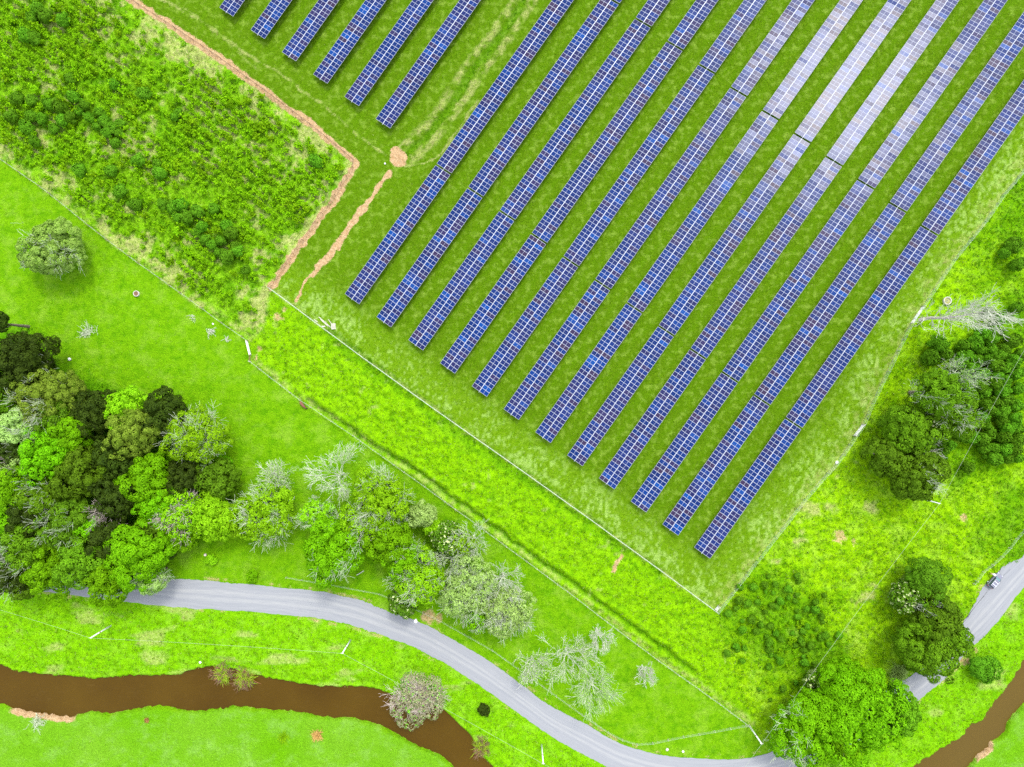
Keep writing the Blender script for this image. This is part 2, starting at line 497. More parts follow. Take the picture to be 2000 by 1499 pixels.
tr = np.maximum(tr, band([(330, -10), (440, 78), (500, 135)], 0.8, 0.8) * 0.6)
m_dry = np.where(FAR, 0.1, np.maximum(m_dry, tr * 0.8))
# lush, taller, darker growth (a real plant cover, in ditches and between rows)
m_lush = np.maximum.reduce([sm(d2, 20, 6) * 0.7 * sm(SOILN, -0.5, 0.2), sm(d1, 6, 2) * 0.8, sm(d3, 9, 3) * 0.4,
    m_right * sm(fbm(XX * 0.1, YY * 0.1, 91, 3) + 0.9 * sm(np.hypot(px - 1545, py - 1230), 190, 60) + 0.7 * sm(px, 1780, 1900) - 0.45, -0.2, 0.5) * 0.8,
    m_scrub * sm(fbm(XX * 0.35, YY * 0.35, 95, 3), -0.1, 0.4) * 0.75,
    sm(sd_poly(wx, wy, WOODS), -6, 20) * 0.95])
m_lush = np.where(FAR, 0.3, m_lush)
m_track = m_field * sm(np.abs(line_d(px, py, [(1060, -30), (840, 290), (700, 500), (640, 600)]) - 10), 10, 2) * 0.0

V = np.stack([XX, YY, Z], -1).reshape(-1, 3)
ny, nx = XX.shape
idx = np.arange(nx * ny).reshape(ny, nx)
F = np.stack([idx[:-1, :-1], idx[:-1, 1:], idx[1:, 1:], idx[1:, :-1]], -1).reshape(-1, 4)


def ground_material():
    m = NT('meadow_ground')
    fld, scr, ver, rgt = m.attr('cover_a')
    soil, dry, lush, bank = m.attr('cover_b')
    lumpf, south, pale, _r = m.attr('cover_c')
    n_big = m.rng(m.noise(0.05, 3, 0.55), 0.3, 0.7)
    n_mot = m.rng(m.noise(0.50, 5, 0.70), 0.44, 0.66)
    n_pal = m.rng(m.noise(0.20, 6, 0.72), 0.50, 0.70)
    n_mid = m.rng(m.noise(1.3, 3, 0.6), 0.3, 0.7)
    n_fine = m.rng(m.noise(3.6, 3, 0.7), 0.28, 0.72)
    # stretched noise for mown swathes along the rows
    mp = m.n('ShaderNodeMapping'); mp.inputs['Rotation'].default_value = (0, 0, math.radians(-54.8))
    m.L(m.pos, mp.inputs['Vector'])
    mp2 = m.n('ShaderNodeMapping'); mp2.inputs['Scale'].default_value = (0.12, 1.0, 1.0)
    m.L(mp.outputs[0], mp2.inputs['Vector'])
    swath = m.rng(m.noise(0.9, 2, 0.5, vec=mp2.outputs[0]), 0.35, 0.65)
    # paddock
    c = m.mix(n_mot, (0.114, 0.2622, 0.00228), (0.05624, 0.1786, 0.00076))
    c = m.mix(m.math('MULTIPLY', n_big, 0.35), c, (0.095, 0.2356, 0.00152))
    c = m.mix(m.math('MULTIPLY', n_pal, 0.65), c, (0.1855, 0.312, 0.0273))
    # south bank lawn
    cs = m.mix(n_big, (0.0875, 0.245, 0.0014), (0.1225, 0.2695, 0.014))
    cs = m.mix(m.math('MULTIPLY', n_pal, 0.7), cs, (0.161, 0.308, 0.0525))
    cs = m.mix(m.math('MULTIPLY', n_mot, 0.25), cs, (0.0595, 0.189, 0.0014))
    c = m.mix(south, c, cs)
    # mown grass of the solar farm
    cf = m.mix(n_mid, (0.0464, 0.1104, 0.0008), (0.084, 0.1584, 0.004))
    cf = m.mix(m.math('MULTIPLY', swath, 0.5), cf, (0.0656, 0.156, 0.0008))
    cf = m.mix(m.rng(m.noise(0.595, 3.4, 0.5525), 0.50, 0.70, 0, 0.85), cf, (0.1445, 0.2338, 0.0238))
    cf = m.mix(m.math('MULTIPLY', lumpf, 0.6), cf, m.mix(n_mid, (0.080, 0.185, 0.001), (0.135, 0.255, 0.006)))
    cf = m.mix(m.math('MULTIPLY', pale, m.rng(n_fine, 0, 1, 0.5, 1.0)), cf, (0.25, 0.37, 0.085))
    c = m.mix(fld, c, cf)
    # rank verge grass
    cv = m.mix(n_mot, (0.155, 0.335, 0.001), (0.060, 0.180, 0.001))
    cv = m.mix(m.math('MULTIPLY', n_pal, 0.5), cv, (0.19, 0.36, 0.01))
    cv = m.mix(m.math('MULTIPLY', n_mid, 0.35), cv, (0.15, 0.35, 0.003))
    c = m.mix(ver, c, cv)
    cr_ = m.mix(n_mot, (0.185, 0.36, 0.002), (0.085, 0.225, 0.001))
    cr_ = m.mix(m.math('MULTIPLY', n_pal, 0.45), cr_, (0.30, 0.46, 0.05))
    c = m.mix(rgt, c, cr_)
    cb = m.mix(n_mot, (0.140, 0.34, 0.002), (0.090, 0.26, 0.001))
    cb = m.mix(m.math('MULTIPLY', n_pal, 0.5), cb, (0.21, 0.40, 0.03))
    c = m.mix(bank, c, cb)
    csb = m.mix(n_mot, (0.16, 0.34, 0.008), (0.085, 0.24, 0.001))
    c = m.mix(scr, c, csb)
    c = m.mix(m.math('MULTIPLY', lush, 0.8), c, m.mix(n_mid, (0.036, 0.135, 0.001), (0.075, 0.225, 0.002)))
    cd = m.mix(n_mid, (0.2132, 0.2788, 0.041), (0.3772, 0.3526, 0.1558))
    c = m.mix(m.math('MULTIPLY', dry, m.rng(n_fine, 0.0, 1.0, 0.45, 1.0)), c, cd)
    cso = m.mix(n_mid, (0.2975, 0.1785, 0.08075), (0.442, 0.3145, 0.1785))
    cso = m.mix(m.rng(m.noise(5.0, 2), 0.5, 0.75, 0, 0.6), cso, (0.153, 0.081, 0.0405))
    c = m.mix(m.rng(m.math('ADD', soil, m.math('MULTIPLY', m.math('SUBTRACT', n_fine, 0.5), 0.7)), 0.30, 0.70), c, cso)
    # blade-scale variation
    f = m.rng(n_fine, 0, 1, 0.70, 1.28)
    mul = m.n('ShaderNodeVectorMath', operation='SCALE')
    m.L(c, mul.inputs[0]); m.L(f, mul.inputs['Scale'])
    h = m.math('ADD', m.math('MULTIPLY', m.noise(2.2, 4, 0.7), 1.0), m.math('MULTIPLY', n_mid, 0.35))
    nb = m.bump(h, 0.85, 0.35)
    return m.done(m.principled(mul.outputs[0], 0.95, 0.03, nb))


M['ground'] = ground_material()
me = make_mesh('ground', V, [(F, 0)], [M['ground']], True)
def add_attr(name, ch):
    at = me.color_attributes.new(name, 'FLOAT_COLOR', 'POINT')
    at.data.foreach_set('color', np.stack([np.clip(c, 0, 1) for c in ch], -1).reshape(-1, 4).astype(np.float32).ravel())
one = np.ones_like(XX)
add_attr('cover_a', [m_field, m_scrub, m_verge, m_right])
add_attr('cover_b', [m_soil, m_dry, m_lush, m_bank * (1 - m_south)])
m_pale = edge_f * sm(fbm(XX * 1.5, YY * 1.1, 61, 3) + 0.5 * fbm(XX * 0.2, YY * 0.2, 62, 2), 0.0, 0.45)
add_attr('cover_c', [edge_f, m_south, m_pale * 0.8, one])
tag(link('ground', me), kind='structure')


def gi(x, y):
    i = np.clip(np.searchsorted(GX, x), 1, nx - 1); j = np.clip(np.searchsorted(GY, y), 1, ny - 1)
    return j, i


def zat(x, y):
    j, i = gi(np.asarray(x), np.asarray(y))
    return Z[j, i]


# ------------------------------------------------------------------ gravel road
def resample(pts, n):
    a = np.array(pts, float)
    d = np.concatenate([[0], np.cumsum(np.hypot(*np.diff(a, axis=0).T))])
    # smooth by Catmull-Rom
    out = []
    t = np.linspace(0, len(a) - 1.0001, n)
    for v in t:
        i = int(v); f = v - i
        p = [a[max(0, min(len(a) - 1, i + k))] for k in (-1, 0, 1, 2)]
        out.append(0.5 * ((2 * p[1]) + (-p[0] + p[2]) * f + (2 * p[0] - 5 * p[1] + 4 * p[2] - p[3]) * f * f + (-p[0] + 3 * p[1] - 3 * p[2] + p[3]) * f ** 3))
    return np.array(out)


def road_material():
    m = NT('gravel')
    uv = m.n('ShaderNodeUVMap', uv_map='along')
    mp = m.n('ShaderNodeMapping'); mp.inputs['Scale'].default_value = (0.02, 1.0, 1.0)
    m.L(uv.outputs[0], mp.inputs['Vector'])
    st1 = m.rng(m.noise(1.6, 3, 0.6, vec=mp.outputs[0]), 0.36, 0.64)
    mp2 = m.n('ShaderNodeMapping'); mp2.inputs['Scale'].default_value = (0.05, 1.0, 1.0)
    m.L(uv.outputs[0], mp2.inputs['Vector'])
    st2 = m.rng(m.noise(5.0, 2, 0.6, vec=mp2.outputs[0]), 0.4, 0.7)
    sx = m.n('ShaderNodeSeparateXYZ'); m.L(uv.outputs[0], sx.inputs[0])
    v = sx.outputs[1]                                       # metres across the road from its middle
    av = m.math('ABSOLUTE', v)
    trk = m.rng(m.math('ABSOLUTE', m.math('SUBTRACT', av, 0.95)), 0.75, 0.15)    # two compacted wheel tracks
    fine = m.rng(m.noise(6, 3, 0.7), 0.3, 0.7)
    c = m.mix(m.math('MULTIPLY', st1, 0.8), (0.204, 0.2108, 0.2244), (0.2448, 0.2482, 0.255))
    c = m.mix(m.math('MULTIPLY', trk, 0.55), c, (0.296, 0.296, 0.2886))
    c = m.mix(m.math('MULTIPLY', st2, 0.45), c, (0.1551, 0.165, 0.1881))
    c = m.mix(m.math('MULTIPLY', fine, 0.15), c, (0.294, 0.294, 0.287))
    nb = m.bump(m.noise(7, 3, 0.6), 0.15, 0.03)
    return m.done(m.principled(c, 0.95, 0.1, nb))


M['gravel'] = road_material()
NR, NA = 700, 15
T = resample(ROAD_T, NR); B = resample(ROAD_B, NR)
sv = np.linspace(0, 1, NA)
rp = T[:, None, :] * (1 - sv)[None, :, None] + B[:, None, :] * sv[None, :, None]
wob = fbm(rp[..., 0] * 0.06, rp[..., 1] * 0.06, 5) * 3.0 + fbm(rp[..., 0] * 0.3, rp[..., 1] * 0.3, 6) * 2.2
nrm_ = (B - T); wid = np.linalg.norm(nrm_, axis=1, keepdims=True); nrm_ = nrm_ / wid
edgew = np.where((sv < 0.01) | (sv > 0.99), 1.0, 0.0)[None, :, None]
rp = rp + nrm_[:, None, :] * wob[..., None] * edgew
rx, ry = P(rp[..., 0], rp[..., 1])
crown = 0.035 + 0.05 * (1 - (2 * sv - 1) ** 2)[None, :] + 0 * rx
RV = np.stack([rx, ry, crown], -1).reshape(-1, 3)
ri = np.arange(NR * NA).reshape(NR, NA)
RF = np.stack([ri[:-1, :-1], ri[1:, :-1], ri[1:, 1:], ri[:-1, 1:]], -1).reshape(-1, 4)
rme = make_mesh('gravel_road', RV, [(RF, 0)], [M['gravel']], True)
uvl = rme.uv_layers.new(name='along')
cen = rp[:, NA // 2]
along = np.concatenate([[0], np.cumsum(np.hypot(*np.diff(cen, axis=0).T))]) * S
UV = np.stack([np.repeat(along[:, None], NA, 1), (sv - 0.5)[None, :] * wid * S], -1).reshape(-1, 2)
li = np.empty(len(rme.loops), np.int32); rme.loops.foreach_get('vertex_index', li)
uvl.data.foreach_set('uv', UV[li].astype(np.float32).ravel())
tag(link('gravel_road', rme), kind='structure')
# layby where the car stands
lp = np.array(LAYBY, float)
lr = resample(list(map(tuple, lp)) + [tuple(lp[0])], 90)
lr = lr + np.stack([fbm(lr[:, 0] * .25, lr[:, 1] * .25, 3), fbm(lr[:, 0] * .25, lr[:, 1] * .25, 8)], -1) * 3
lx, ly = P(lr[:, 0], lr[:, 1])
lc = np.array([[lx.mean(), ly.mean(), 0.031]])
LV = np.vstack([lc, np.stack([lx, ly, np.full(90, 0.031)], -1)])
lme = make_mesh('layby', LV, [(np.array([[0, 1 + (i + 1) % 90, 1 + i] for i in range(90)]), 0)], [M['gravel']], False)
u2 = lme.uv_layers.new(name='along')
li = np.empty(len(lme.loops), np.int32); lme.loops.foreach_get('vertex_index', li)
u2.data.foreach_set('uv', np.stack([LV[:, 0] * .66 + LV[:, 1] * .75, 3 + LV[:, 0] * .75 - LV[:, 1] * .66], -1)[li].astype(np.float32).ravel())
tag(link('gravel_layby', lme), kind='structure')


# ------------------------------------------------------------------ river water
def water_material():
    m = NT('muddy_water')
    a = m.rng(m.noise(0.06, 3, 0.5), 0.35, 0.65)
    mp = m.n('ShaderNodeMapping'); mp.inputs['Scale'].default_value = (0.35, 1, 1)
    m.L(m.pos, mp.inputs['Vector'])
    fl = m.rng(m.noise(1.2, 4, 0.7, vec=mp.outputs[0], dist=1.5), 0.55, 0.75)
    c = m.mix(a, (0.04752, 0.02448, 0.00144), (0.06192, 0.03384, 0.00216))
    c = m.mix(m.math('MULTIPLY', fl, 0.25), c, (0.09, 0.05625, 0.015))
    # greener over the shallows at the right-hand reach
    sx = m.n('ShaderNodeSeparateXYZ'); m.L(m.pos, sx.inputs[0])
    c = m.mix(m.rng(sx.outputs[0], 70, 115, 0, 0.75), c, (0.09, 0.05976, 0.01296))
    nb = m.bump(m.noise(1.8, 3, 0.6), 0.10, 0.03)
    return m.done(m.principled(c, 0.22, 0.08, nb))


M['water'] = water_material()
near = (sd_riv > -7) | ((np.abs(px - 1400) < 560) & (py > 1500) & (sd_riv > -40))
cell = near[:-1, :-1] & near[:-1, 1:] & near[1:, 1:] & near[1:, :-1]
WF = F.reshape(ny - 1, nx - 1, 4)[cell]
used = np.unique(WF); remap = np.full(nx * ny, -1); remap[used] = np.arange(len(used))
WV = V[used].copy(); WV[:, 2] = -0.95
tag(link('river_water', make_mesh('river_water', WV, [(remap[WF], 0)], [M['water']])), kind='structure')

# ------------------------------------------------------------------ solar tables
U = Vector((0.5763, 0.8172, 0)).normalized()
YAW = math.atan2(U.y, U.x)
TILT = math.radians(9.7)
ZC = 1.75
KP = S * (HC - ZC) / HC
MW, ML, TH = 1.085, 2.30, 0.04        # module width, length, thickness


def module_mesh():
    b = MB()
    # frame body
    b.box((0, 0, -TH / 2), (MW, ML, TH), 0)
    fr, gap, mid = 0.044, 0.006, 0.028
    z = 0.003
    # white backsheet field
    def quad(x0, x1, y0, y1, zz, mt):
        b.add([(x0, y0, zz), (x1, y0, zz), (x1, y1, zz), (x0, y1, zz)], [(0, 1, 2, 3)], mt)
    quad(-MW / 2 + 0.03, MW / 2 - 0.03, -ML / 2 + 0.03, ML / 2 - 0.03, z, 1)
    for sgn in (-1, 1):
        ya, yb = sorted((sgn * mid, sgn * (ML / 2 - fr)))
        # two strips of cells on each half, with the fine pale joint between the strings
        for k in range(2):
            w = (MW - 2 * fr - gap) / 2
            x0 = -MW / 2 + fr + k * (w + gap)
            quad(x0, x0 + w, ya, yb, z + 0.003, 2)
    return make_mesh('solar_module', np.vstack(b.V), [(np.array(f), k[1]) for k, f in b.F.items()], [M['frame'], M['back'], M['cell']])


MODULE = module_mesh()
pb = MB(); pb.box((0, 0, ZC / 2 - 0.15), (0.12, 0.18, ZC + 0.1)); POST = make_mesh('post', np.vstack(pb.V), [(np.array(f), k[1]) for k, f in pb.F.items()], [M['steel']])
rr = random.Random(5)
ORD = ['first', 'second', 'third', 'fourth', 'fifth', 'sixth', 'seventh', 'eighth', 'ninth', 'tenth', 'eleventh', 'twelfth']


def solar_table(ex, ey, a0, nmod, pitch, label, group):
    """ex,ey: pixel of the row's lower end; a0: start along the row in pixels"""
    x0, y0 = P(ex, ey, ZC)
    st = Vector((x0, y0, 0)) + U * (a0 * KP)
    L = nmod * pitch
    root = thing('solar_table', label, 'solar panels', st, YAW, group)
    keep = []
    for i in range(nmod):
        wpos = st + U * ((i + 0.5) * pitch)
        pxx = wpos.x / KP + 1000; pyy = 749.5 - wpos.y / KP
        if pyy < -45 or pxx > 2045: break
        keep.append(i)
    Lk = (keep[-1] + 1) * pitch
    for i in keep:
        for s in (-1, 1):
            y = s * (ML / 2 + 0.045)
            o = link('solar_module', MODULE, root)
            o.location = ((i + 0.5) * pitch, y * math.cos(TILT), ZC - y * math.sin(TILT))
            o.rotation_euler = (-TILT + math.radians(rr.gauss(0, 0.55)), math.radians(rr.gauss(0, 0.55)), 0)
    b = MB()
    b.tube((-0.25, 0, ZC - 0.14), (Lk + 0.2, 0, ZC - 0.14), 0.075, 0.075, 8)
    b.box((Lk / 2, 0, ZC + 0.004), (Lk, 0.07, 0.012))
    b.build('torque_tube', M['steel'], root)
    b = MB()
    for k in range(len(keep) + 1):
        b.box((k * pitch, 0, ZC - 0.075), (0.05, 4.2, 0.04), 0, Matrix.Rotation(-TILT, 4, 'X'))
    b.build('purlin', M['steel'], root)
    npst = max(2, int(Lk / 6.5) + 1)
    for k in range(npst):
        o = link('post', POST, root)
        o.location = (0.8 + (Lk - 1.6) * k / (npst - 1), 0, 0)
    return root


for i in range(12):
    ex, ey = 687.5 + 62.18 * i, 584.3 + 45.1 * i
    rw = f'{ORD[i]} row from the left, large block'
    solar_table(ex, ey, 0, 36, 308 * KP / 36, f'short lowest solar table, {rw}', 'solar tables of the large block')
    extra = {7: ', holding the white glare', 8: ', with pale sun glare', 6: ', with glare on its right half'}.get(i, '')
    solar_table(ex, ey, 312.2, 54, 456.6 * KP / 54, f'long middle solar table, {rw}', 'solar tables of the large block')
    if i >= 1:
        solar_table(ex, ey, 773.2, 54, 456.6 * KP / 54, f'uppermost solar table, {rw}{extra}', 'solar tables of the large block')
for j in range(6):
    ex, ey = 442 + 61.2 * j, 23.6 + 43.6 * j
    solar_table(ex, ey, 0, 46, 8.455 * KP, f'solar table in the {ORD[j]} row from the left of the small block at the top', 'solar tables of the small block')


# ------------------------------------------------------------------ trees
def fib(n):
    i = np.arange(n) + 0.5
    z = 1 - 2 * i / n
    t = math.pi * (1 + 5 ** 0.5) * i
    r = np.sqrt(1 - z * z)
    return np.stack([r * np.cos(t), r * np.sin(t), z], -1)


def crown_points(rng, R, Rz, zc, nl, n, rlm, low=-0.65):
    """leaf positions on many rounded clumps that make up a crown; rlm mean clump radius in metres"""
    d = fib(int(nl * 1.35)); d = d[d[:, 2] > low]
    d = d + rng.normal(scale=0.10, size=d.shape); d /= np.linalg.norm(d, axis=1, keepdims=True)
    # uneven outline: a few bulging sectors
    a = np.arctan2(d[:, 1], d[:, 0]); ph = rng.uniform(0, 6.28, 3)
    bul = 1 + 0.10 * np.sin(2 * a + ph[0]) + 0.08 * np.sin(3 * a + ph[1]) + 0.07 * np.sin(5 * a + ph[2] + 2 * d[:, 2])
    rl = rlm * rng.uniform(0.65, 1.35, len(d))
    sc = np.maximum(0.25, (np.array([R, R, Rz])[None, :] * bul[:, None] * rng.uniform(0.86, 1.04, (len(d), 1)) - rl[:, None]))
    c = d * sc
    pr = rl ** 2; pr = pr / pr.sum()
    n2 = int(n * 1.7)
    k = rng.choice(len(c), n2, p=pr)
    # leaves sit on the outer side of each clump
    dd = rng.normal(size=(n2, 3)); dd /= np.linalg.norm(dd, axis=1, keepdims=True)
    o = c[k] / np.maximum(np.linalg.norm(c[k], axis=1, keepdims=True), 1e-6)
    dot = (dd * o).sum(1); dd = np.where((dot < -0.25)[:, None], dd - 2 * dot[:, None] * o, dd)
    dd[:, 2] = np.where(rng.rand(n2) < 0.6, np.abs(dd[:, 2]), dd[:, 2])
    rad = rl[k] * rng.uniform(0.84, 1.05, n2)
    f = 3.1 / max(rlm, 0.6)
    bumpn = np.sin(dd[:, 0] * 5.1 + k) + np.sin(dd[:, 1] * 4.7 - 1.7 * k) + np.sin(dd[:, 2] * 5.3 + 0.7 * k)
    q = c[k] + dd * (rad * (1 + 0.05 * bumpn))[:, None]
    keep = np.ones(n2, bool)
    for j in range(len(c)):
        keep &= ~((((q - c[j]) ** 2).sum(1) < (rl[j] * 0.80) ** 2) & (k != j))
    q = q[keep]; dd = dd[keep]
    if len(q) > n:
        s_ = rng.choice(len(q), n, replace=False); q = q[s_]; dd = dd[s_]
    out = q / np.maximum(np.linalg.norm(q, axis=1, keepdims=True), 1e-6)
    nr = dd * 1.0 + out * 0.25 + rng.normal(scale=0.27, size=q.shape)
    # inner foliage that closes the crown
    m = max(20, int(len(q) * 0.10))
    qi = rng.normal(size=(m, 3)); qi /= np.linalg.norm(qi, axis=1, keepdims=True)
    qi *= np.array([R, R, Rz]) * 0.62 * rng.uniform(0.6, 1, (m, 1))
    q = np.vstack([q, qi]); nr = np.vstack([nr, rng.normal(scale=0.4, size=qi.shape) + [0, 0, 1]])
    big = np.concatenate([np.ones(len(nr) - m), np.full(m, 2.6)])
    return q + np.array([0, 0, zc]), nr, c + np.array([0, 0, zc]), rl, big


def limbs_to(rng, base_r, zf, targets):
    segs = [(0, 0, -0.3, 0.05, 0.03, zf, base_r, base_r * 0.72)]
    p0 = np.array([0.05, 0.03, zf])
    for t in targets:
        mid = p0 * 0.5 + t * 0.5 + rng.normal(scale=0.25, size=3); mid[2] = p0[2] + (t[2] - p0[2]) * 0.35
        r = base_r * 0.45
        segs.append((*p0, *mid, r, r * 0.65)); segs.append((*mid, *t, r * 0.65, r * 0.15))
    return segs


def grow(rng, p, d, L, r, depth, out, spread=0.55, kids=4, up=0.08, taper=0.5):
    n = 3
    q = np.array(p, float); d = np.array(d, float)
    pts = []
    for i in range(n):
        d = d + rng.normal(scale=0.17, size=3) + np.array([0, 0, up])
        d /= np.linalg.norm(d)
        q2 = q + d * L / n
        ra, rb = r * (1 - 0.28 * i), r * (1 - 0.28 * (i + 1))
        out.append((*q, *q2, ra, rb))
        pts.append((q2, d, rb)); q = q2
    if depth <= 0: return
    for k in range(kids):
        i = min(n - 1, int(rng.uniform(0.3, n)))
        pp, dd, rb = pts[i] if k else pts[-1]
        nd = dd + rng.normal(scale=spread, size=3)
        nd /= np.linalg.norm(nd)
        grow(rng, pp, nd, L * rng.uniform(0.6, 0.9), max(rb * 0.6, 0.012), depth - 1, out, spread, kids, up, taper)


def bare_segs(rng, R, H, trunk=0.25, limbs=6, depth=3, kids=4, tr=None, minr=0.026):
    segs = []
    tr = tr or 0.02 * H + 0.08
    zf = H * trunk
    segs.append((0, 0, -0.3, 0, 0, zf, tr, tr * 0.8))
    for k in range(limbs):
        a = 2 * math.pi * (k + rng.uniform(-0.3, 0.3)) / limbs
        el = rng.uniform(0.35, 1.15)
        d = np.array([math.cos(a) * math.cos(el), math.sin(a) * math.cos(el), math.sin(el)])
        zs = zf * rng.uniform(0.75, 1.0)
        want = math.hypot(R * math.cos(el), (H - zf) * math.sin(el)) * 0.55
        grow(rng, (0, 0, zs), d, want, tr * 0.5, depth, segs, 0.38, kids, 0.05)
    s_ = np.array(segs)
    # fit inside the wanted crown
    ends = s_[:, 3:6]
    k = R / max(1e-3, np.percentile(np.hypot(ends[:, 0], ends[:, 1]), 97))
    kz = (H - zf) / max(1e-3, np.percentile(ends[:, 2], 99) - zf)
    for a in (0, 3):
        s_[:, a] *= k; s_[:, a + 1] *= k
        up = s_[:, a + 2] > zf
        s_[up, a + 2] = zf + (s_[up, a + 2] - zf) * kz
    s_[:, 6:8] = np.maximum(s_[:, 6:8], minr)
    return s_


TYPES = {
    #        leaf material, leaf size, lobe, density, flat
    'D': ('lf_dark', 0.30, 0.30, 1.0),
    'E': ('lf_deep', 0.30, 0.34, 1.0),
    'M': ('lf_mid', 0.28, 0.34, 1.0),
    'B': ('lf_bright', 0.28, 0.34, 1.0),
    'L': ('lf_lime', 0.28, 0.34, 0.9),
    'O': ('lf_olive', 0.24, 0.26, 1.1),
    'G': ('lf_grey', 0.24, 0.30, 1.0),
    'P': ('lf_pale', 0.26, 0.28, 1.1),
    'S': ('lf_gloss', 0.36, 0.36, 0.8),
    'R': ('lf_shrub', 0.22, 0.36, 1.0),
}


W = 'trees of the woodland at the left edge'


def tree(px_, py_, rpx, H, typ, label, group=None, name=None, seed=None, cat='tree', twigs=0.0, twigmat='silver', leaf=1.0, zf=0.62, leanf=None):
    """px,py: where the middle of the crown shows in the photograph; typ letter of TYPES or 'X' for bare"""
    seed = seed if seed is not None else int(px_ * 7 + py_ * 13)
    rng = RS(seed)
    z0 = H * zf
    x, y = P(px_, py_, z0)
    R = rpx * S * (HC - z0) / HC * (1.14 if group == W else 1.08)
    zb = float(zat(x, y))
    root = thing(name or 'tree', label, cat, (x, y, zb), rng.uniform(0, 6.28), group)
    if typ == 'X':
        s_ = bare_segs(rng, R, H, 0.22 + 0.12 * rng.rand(), 8, 3, 4)
        r_ = s_[:, 6]
        big = r_ > 0.085
        if big.sum() < 2: big[:3] = True
        link('trunk', segs_mesh('trunk', s_[big], [M['palebark' if twigmat == 'deadpink' else 'silver']], 6), root)
        link('branches', segs_mesh('branches', s_[~big], [M[twigmat]], 3), root)
        if leaf > 0.01 and leaf < 1.0:
            q = s_[rng.choice(len(s_), int(1500 * leaf)), 3:6] + rng.normal(scale=0.35, size=(int(1500 * leaf), 3))
            link('crown', leaves_mesh('crown', q, rng.normal(size=q.shape) + [0, 0, 1.0], 0.2, [M['lf_pale']], rng), root)
        return root
    mt, ls, lob, den = TYPES[typ]
    Rz = min(R * 1.1, H * 0.44)
    zc = H - Rz * 1.0
    zc = max(zc, Rz * 0.5)
    rlm = float(np.clip(lob * 1.05 * R ** 0.62, 0.35, 1.6))
    nl = int(np.clip(2.6 * (R / rlm) ** 2, 10, 120))
    n = int(np.clip(190 * R * R * den * leaf * (0.28 / ls) ** 1.3, 400, 16000))
    q, nr, lc_, rl_, big_ = crown_points(rng, R, Rz, zc, nl, n, rlm)
    link('crown', leaves_mesh('crown', q, nr, ls * big_, [M[mt]], rng), root)
    order = np.argsort(-rl_)[:7]
    segs = limbs_to(rng, 0.10 + 0.022 * H, max(0.5, zc * 0.55), lc_[order])
    link('trunk', segs_mesh('trunk', segs, [M['bark']], 6), root)
    if twigs > 0:
        s_ = bare_segs(rng, R * 1.05, H * 1.02, max(0.1, 0.5 * zc / H), 9, 3, 5, tr=0.16)
        ends = s_[:, 3:6]
        outer = np.linalg.norm((ends - [0, 0, zc]) / [R, R, Rz], axis=1) > (0.86 if twigs < 0.7 else 0.55)
        side = rng.normal(size=3); side[2] = abs(side[2]) + 0.4; side /= np.linalg.norm(side)
        prefer = ((ends - [0, 0, zc]) @ side) > (0.5 - twigs) * R
        sel = s_ if twigs >= 0.7 else s_[(outer & prefer) | (s_[:, 6] > 0.045)]
        if len(sel) > 5:
            link('bare_twigs', segs_mesh('bare_twigs', sel, [M[twigmat]], 3), root)
    return root


